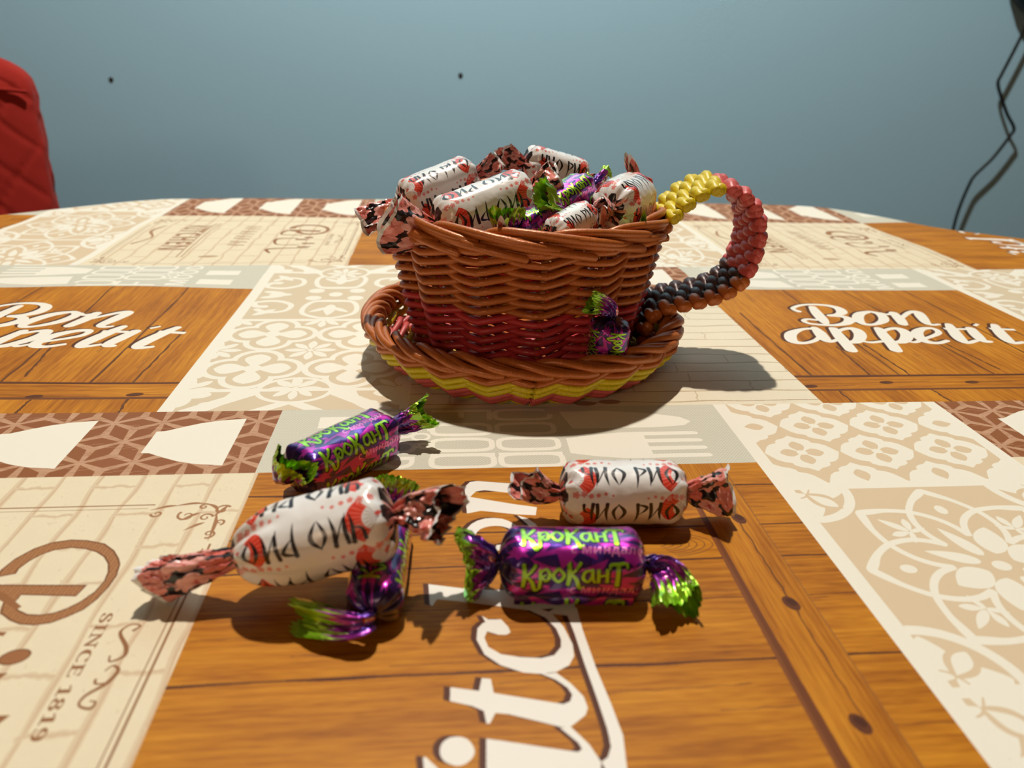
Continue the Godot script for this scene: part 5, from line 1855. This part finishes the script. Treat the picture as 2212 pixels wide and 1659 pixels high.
func kitchen_letters() -> Array:
	return [
		[Vector2(0.527, 1.028), Vector2(0.525, 1.128), Vector2(0.528, 1.15), Vector2(0.539, 1.168), Vector2(0.558, 1.172), Vector2(0.618, 1.161), Vector2(0.695, 1.147), Vector2(0.698, 1.134), Vector2(0.689, 1.111), Vector2(0.642, 1.111), Vector2(0.574, 1.128), Vector2(0.553, 1.123), Vector2(0.537, 1.099), Vector2(0.577, 1.085), Vector2(0.647, 1.061), Vector2(0.697, 1.047), Vector2(0.69, 1.013), Vector2(0.643, 1.019), Vector2(0.561, 1.038), Vector2(0.536, 1.03)],
		[Vector2(0.646, 1.015), Vector2(0.668, 1.002), Vector2(0.685, 0.979), Vector2(0.699, 0.939), Vector2(0.684, 0.94), Vector2(0.665, 0.98)],
		[Vector2(0.44, 0.778), Vector2(0.444, 0.716), Vector2(0.449, 0.712), Vector2(0.458, 0.731), Vector2(0.501, 0.723), Vector2(0.584, 0.703), Vector2(0.634, 0.69), Vector2(0.693, 0.692), Vector2(0.73, 0.69), Vector2(0.738, 0.739), Vector2(0.699, 0.732), Vector2(0.603, 0.751), Vector2(0.528, 0.757)],
		[Vector2(0.545, 0.679), Vector2(0.557, 0.668), Vector2(0.582, 0.667), Vector2(0.594, 0.646), Vector2(0.597, 0.631), Vector2(0.589, 0.625), Vector2(0.574, 0.626), Vector2(0.553, 0.636), Vector2(0.547, 0.62), Vector2(0.553, 0.596), Vector2(0.575, 0.577), Vector2(0.608, 0.568), Vector2(0.648, 0.563), Vector2(0.672, 0.569), Vector2(0.687, 0.588), Vector2(0.69, 0.607), Vector2(0.685, 0.636), Vector2(0.668, 0.667), Vector2(0.635, 0.692), Vector2(0.657, 0.694), Vector2(0.681, 0.681), Vector2(0.7, 0.64), Vector2(0.71, 0.594), Vector2(0.708, 0.564), Vector2(0.695, 0.543), Vector2(0.67, 0.529), Vector2(0.643, 0.526), Vector2(0.611, 0.531), Vector2(0.573, 0.55), Vector2(0.545, 0.578), Vector2(0.532, 0.616), Vector2(0.535, 0.645), Vector2(0.546, 0.659), Vector2(0.551, 0.661)],
		[Vector2(0.537, 0.523), Vector2(0.553, 0.52), Vector2(0.556, 0.489), Vector2(0.593, 0.479), Vector2(0.672, 0.458), Vector2(0.684, 0.463), Vector2(0.69, 0.477), Vector2(0.684, 0.493), Vector2(0.667, 0.511), Vector2(0.643, 0.526), Vector2(0.67, 0.527), Vector2(0.692, 0.501), Vector2(0.709, 0.472), Vector2(0.712, 0.448), Vector2(0.706, 0.434), Vector2(0.692, 0.423), Vector2(0.674, 0.41), Vector2(0.659, 0.413), Vector2(0.633, 0.423), Vector2(0.578, 0.443), Vector2(0.556, 0.447), Vector2(0.546, 0.427), Vector2(0.54, 0.427), Vector2(0.537, 0.452), Vector2(0.517, 0.464), Vector2(0.481, 0.476), Vector2(0.482, 0.506), Vector2(0.531, 0.495)],
		[Vector2(0.538, 0.398), Vector2(0.561, 0.393), Vector2(0.63, 0.376), Vector2(0.681, 0.364), Vector2(0.688, 0.369), Vector2(0.684, 0.381), Vector2(0.659, 0.411), Vector2(0.677, 0.412), Vector2(0.701, 0.377), Vector2(0.714, 0.344), Vector2(0.703, 0.296), Vector2(0.533, 0.308)],
		[Vector2(0.438, 0.37), Vector2(0.442, 0.371), Vector2(0.461, 0.35), Vector2(0.467, 0.312), Vector2(0.444, 0.314)],
		[Vector2(0.671, 0.679), Vector2(0.694, 0.695), Vector2(0.734, 0.692), Vector2(0.735, 0.633), Vector2(0.743, 0.531), Vector2(0.753, 0.453), Vector2(0.759, 0.39), Vector2(0.747, 0.294), Vector2(0.728, 0.295), Vector2(0.714, 0.344), Vector2(0.726, 0.352), Vector2(0.735, 0.371), Vector2(0.736, 0.402), Vector2(0.731, 0.466), Vector2(0.723, 0.55), Vector2(0.718, 0.62), Vector2(0.712, 0.67)],
		[Vector2(0.529, 0.913), Vector2(0.522, 0.931), Vector2(0.521, 0.95), Vector2(0.526, 0.969), Vector2(0.536, 0.985), Vector2(0.551, 0.998), Vector2(0.57, 1.006), Vector2(0.589, 1.007), Vector2(0.609, 1.003), Vector2(0.625, 0.992), Vector2(0.638, 0.977), Vector2(0.645, 0.959), Vector2(0.646, 0.94), Vector2(0.642, 0.921), Vector2(0.632, 0.905), Vector2(0.618, 0.892), Vector2(0.601, 0.884), Vector2(0.583, 0.881), Vector2(0.589, 0.902), Vector2(0.602, 0.904), Vector2(0.614, 0.909), Vector2(0.624, 0.916), Vector2(0.631, 0.925), Vector2(0.634, 0.936), Vector2(0.633, 0.947), Vector2(0.627, 0.958), Vector2(0.618, 0.966), Vector2(0.606, 0.972), Vector2(0.593, 0.975), Vector2(0.579, 0.974), Vector2(0.566, 0.97), Vector2(0.555, 0.963), Vector2(0.548, 0.953), Vector2(0.544, 0.943), Vector2(0.545, 0.932), Vector2(0.549, 0.921)],
		[Vector2(0.519, 0.376), Vector2(0.517, 0.368), Vector2(0.512, 0.361), Vector2(0.505, 0.355), Vector2(0.497, 0.352), Vector2(0.488, 0.352), Vector2(0.48, 0.355), Vector2(0.472, 0.36), Vector2(0.467, 0.367), Vector2(0.464, 0.376), Vector2(0.464, 0.384), Vector2(0.467, 0.393), Vector2(0.472, 0.399), Vector2(0.48, 0.404), Vector2(0.489, 0.405), Vector2(0.498, 0.404), Vector2(0.507, 0.4), Vector2(0.513, 0.393), Vector2(0.517, 0.385)]]

func bon_strokes() -> Array:
	return [
		[Vector3(0.432, 0.982, 0.025), Vector3(0.412, 0.895, 0.042), Vector3(0.396, 0.809, 0.042), Vector3(0.385, 0.758, 0.022)],
		[Vector3(0.34, 0.915, 0.022), Vector3(0.329, 0.939, 0.015), Vector3(0.338, 0.966, 0.014), Vector3(0.387, 1, 0.014), Vector3(0.446, 1.012, 0.015), Vector3(0.508, 0.998, 0.022), Vector3(0.542, 0.961, 0.036), Vector3(0.535, 0.909, 0.04), Vector3(0.497, 0.872, 0.024), Vector3(0.447, 0.86, 0.015)],
		[Vector3(0.447, 0.86, 0.015), Vector3(0.5, 0.849, 0.024), Vector3(0.518, 0.815, 0.036), Vector3(0.485, 0.766, 0.032), Vector3(0.429, 0.74, 0.018), Vector3(0.373, 0.74, 0.015), Vector3(0.317, 0.757, 0.015), Vector3(0.304, 0.79, 0.015), Vector3(0.329, 0.812, 0.014), Vector3(0.368, 0.803, 0.016)],
		[Vector3(0.504, 0.788, 0.02), Vector3(0.544, 0.781, 0.015)],
		[Vector3(0.668, 0.913, 0.016), Vector3(0.606, 0.883, 0.034), Vector3(0.561, 0.819, 0.04), Vector3(0.55, 0.753, 0.024), Vector3(0.597, 0.746, 0.016), Vector3(0.665, 0.797, 0.034), Vector3(0.694, 0.874, 0.034), Vector3(0.668, 0.913, 0.016)],
		[Vector3(0.702, 0.893, 0.014), Vector3(0.728, 0.873, 0.013), Vector3(0.767, 0.895, 0.014)],
		[Vector3(0.766, 0.899, 0.03), Vector3(0.747, 0.817, 0.042), Vector3(0.721, 0.743, 0.034)],
		[Vector3(0.752, 0.813, 0.014), Vector3(0.838, 0.895, 0.018), Vector3(0.882, 0.903, 0.034), Vector3(0.863, 0.838, 0.042), Vector3(0.837, 0.761, 0.03), Vector3(0.851, 0.738, 0.016), Vector3(0.884, 0.744, 0.01)],
		[Vector3(0.309, 0.696, 0.018), Vector3(0.25, 0.689, 0.016), Vector3(0.178, 0.635, 0.038), Vector3(0.149, 0.557, 0.038), Vector3(0.185, 0.534, 0.018), Vector3(0.244, 0.561, 0.014), Vector3(0.301, 0.624, 0.014)],
		[Vector3(0.312, 0.709, 0.022), Vector3(0.305, 0.652, 0.042), Vector3(0.291, 0.575, 0.042), Vector3(0.301, 0.548, 0.018), Vector3(0.341, 0.569, 0.013)],
		[Vector3(0.389, 0.703, 0.03), Vector3(0.367, 0.605, 0.042), Vector3(0.352, 0.524, 0.042), Vector3(0.336, 0.449, 0.04)],
		[Vector3(0.38, 0.657, 0.014), Vector3(0.441, 0.694, 0.018), Vector3(0.476, 0.682, 0.038), Vector3(0.462, 0.618, 0.042), Vector3(0.412, 0.55, 0.032), Vector3(0.366, 0.538, 0.016)],
		[Vector3(0.426, 0.564, 0.014), Vector3(0.458, 0.537, 0.013), Vector3(0.519, 0.548, 0.013)],
		[Vector3(0.585, 0.701, 0.03), Vector3(0.556, 0.602, 0.042), Vector3(0.537, 0.521, 0.042), Vector3(0.515, 0.446, 0.04)],
		[Vector3(0.573, 0.655, 0.014), Vector3(0.637, 0.692, 0.018), Vector3(0.672, 0.68, 0.038), Vector3(0.66, 0.616, 0.042), Vector3(0.604, 0.547, 0.032), Vector3(0.558, 0.535, 0.016)],
		[Vector3(0.618, 0.556, 0.014), Vector3(0.646, 0.536, 0.013), Vector3(0.714, 0.578, 0.013)],
		[Vector3(0.675, 0.56, 0.013), Vector3(0.742, 0.591, 0.013), Vector3(0.813, 0.64, 0.018), Vector3(0.821, 0.691, 0.02), Vector3(0.773, 0.689, 0.024), Vector3(0.715, 0.634, 0.04), Vector3(0.693, 0.551, 0.036), Vector3(0.735, 0.526, 0.018), Vector3(0.797, 0.553, 0.013)],
		[Vector3(0.927, 0.748, 0.022), Vector3(0.893, 0.664, 0.042), Vector3(0.858, 0.567, 0.042), Vector3(0.86, 0.527, 0.02), Vector3(0.92, 0.552, 0.013)],
		[Vector3(0.868, 0.688, 0.015), Vector3(0.963, 0.683, 0.015)],
		[Vector3(0.99, 0.697, 0.032), Vector3(0.959, 0.612, 0.042), Vector3(0.942, 0.548, 0.032), Vector3(0.969, 0.538, 0.014)],
		[Vector3(1.039, 0.741, 0.032), Vector3(1.049, 0.728, 0.032)],
		[Vector3(1.13, 0.74, 0.022), Vector3(1.088, 0.653, 0.042), Vector3(1.054, 0.559, 0.042), Vector3(1.055, 0.521, 0.022), Vector3(1.106, 0.531, 0.013)],
		[Vector3(1.071, 0.688, 0.015), Vector3(1.175, 0.673, 0.015)]]

func label_letter() -> Array:
	return [Vector2(0.864, 0.83), Vector2(0.855, 0.868), Vector2(0.865, 0.906), Vector2(0.886, 0.939), Vector2(0.914, 0.96), Vector2(0.95, 0.968), Vector2(0.987, 0.964), Vector2(1.028, 0.95), Vector2(1.058, 0.924), Vector2(1.079, 0.895), Vector2(1.089, 0.875), Vector2(1.096, 0.839), Vector2(1.094, 0.803), Vector2(1.087, 0.768), Vector2(1.073, 0.738), Vector2(1.051, 0.719), Vector2(1.028, 0.704), Vector2(1, 0.7), Vector2(0.973, 0.704), Vector2(0.949, 0.716), Vector2(0.931, 0.73), Vector2(0.923, 0.735), Vector2(0.918, 0.747), Vector2(0.906, 0.788), Vector2(0.88, 0.791), Vector2(0.863, 0.823), Vector2(1.049, 0.812), Vector2(1.042, 0.778), Vector2(0.935, 0.788), Vector2(0.934, 0.767), Vector2(0.934, 0.762), Vector2(0.951, 0.745), Vector2(0.974, 0.732), Vector2(0.998, 0.729), Vector2(1.021, 0.733), Vector2(1.04, 0.745), Vector2(1.057, 0.763), Vector2(1.072, 0.791), Vector2(1.077, 0.822), Vector2(1.073, 0.851), Vector2(1.062, 0.879), Vector2(1.045, 0.902), Vector2(1.022, 0.92), Vector2(0.995, 0.932), Vector2(0.963, 0.938), Vector2(0.932, 0.931), Vector2(0.913, 0.917), Vector2(0.898, 0.895), Vector2(0.89, 0.871), Vector2(0.892, 0.855), Vector2(0.865, 0.847)]
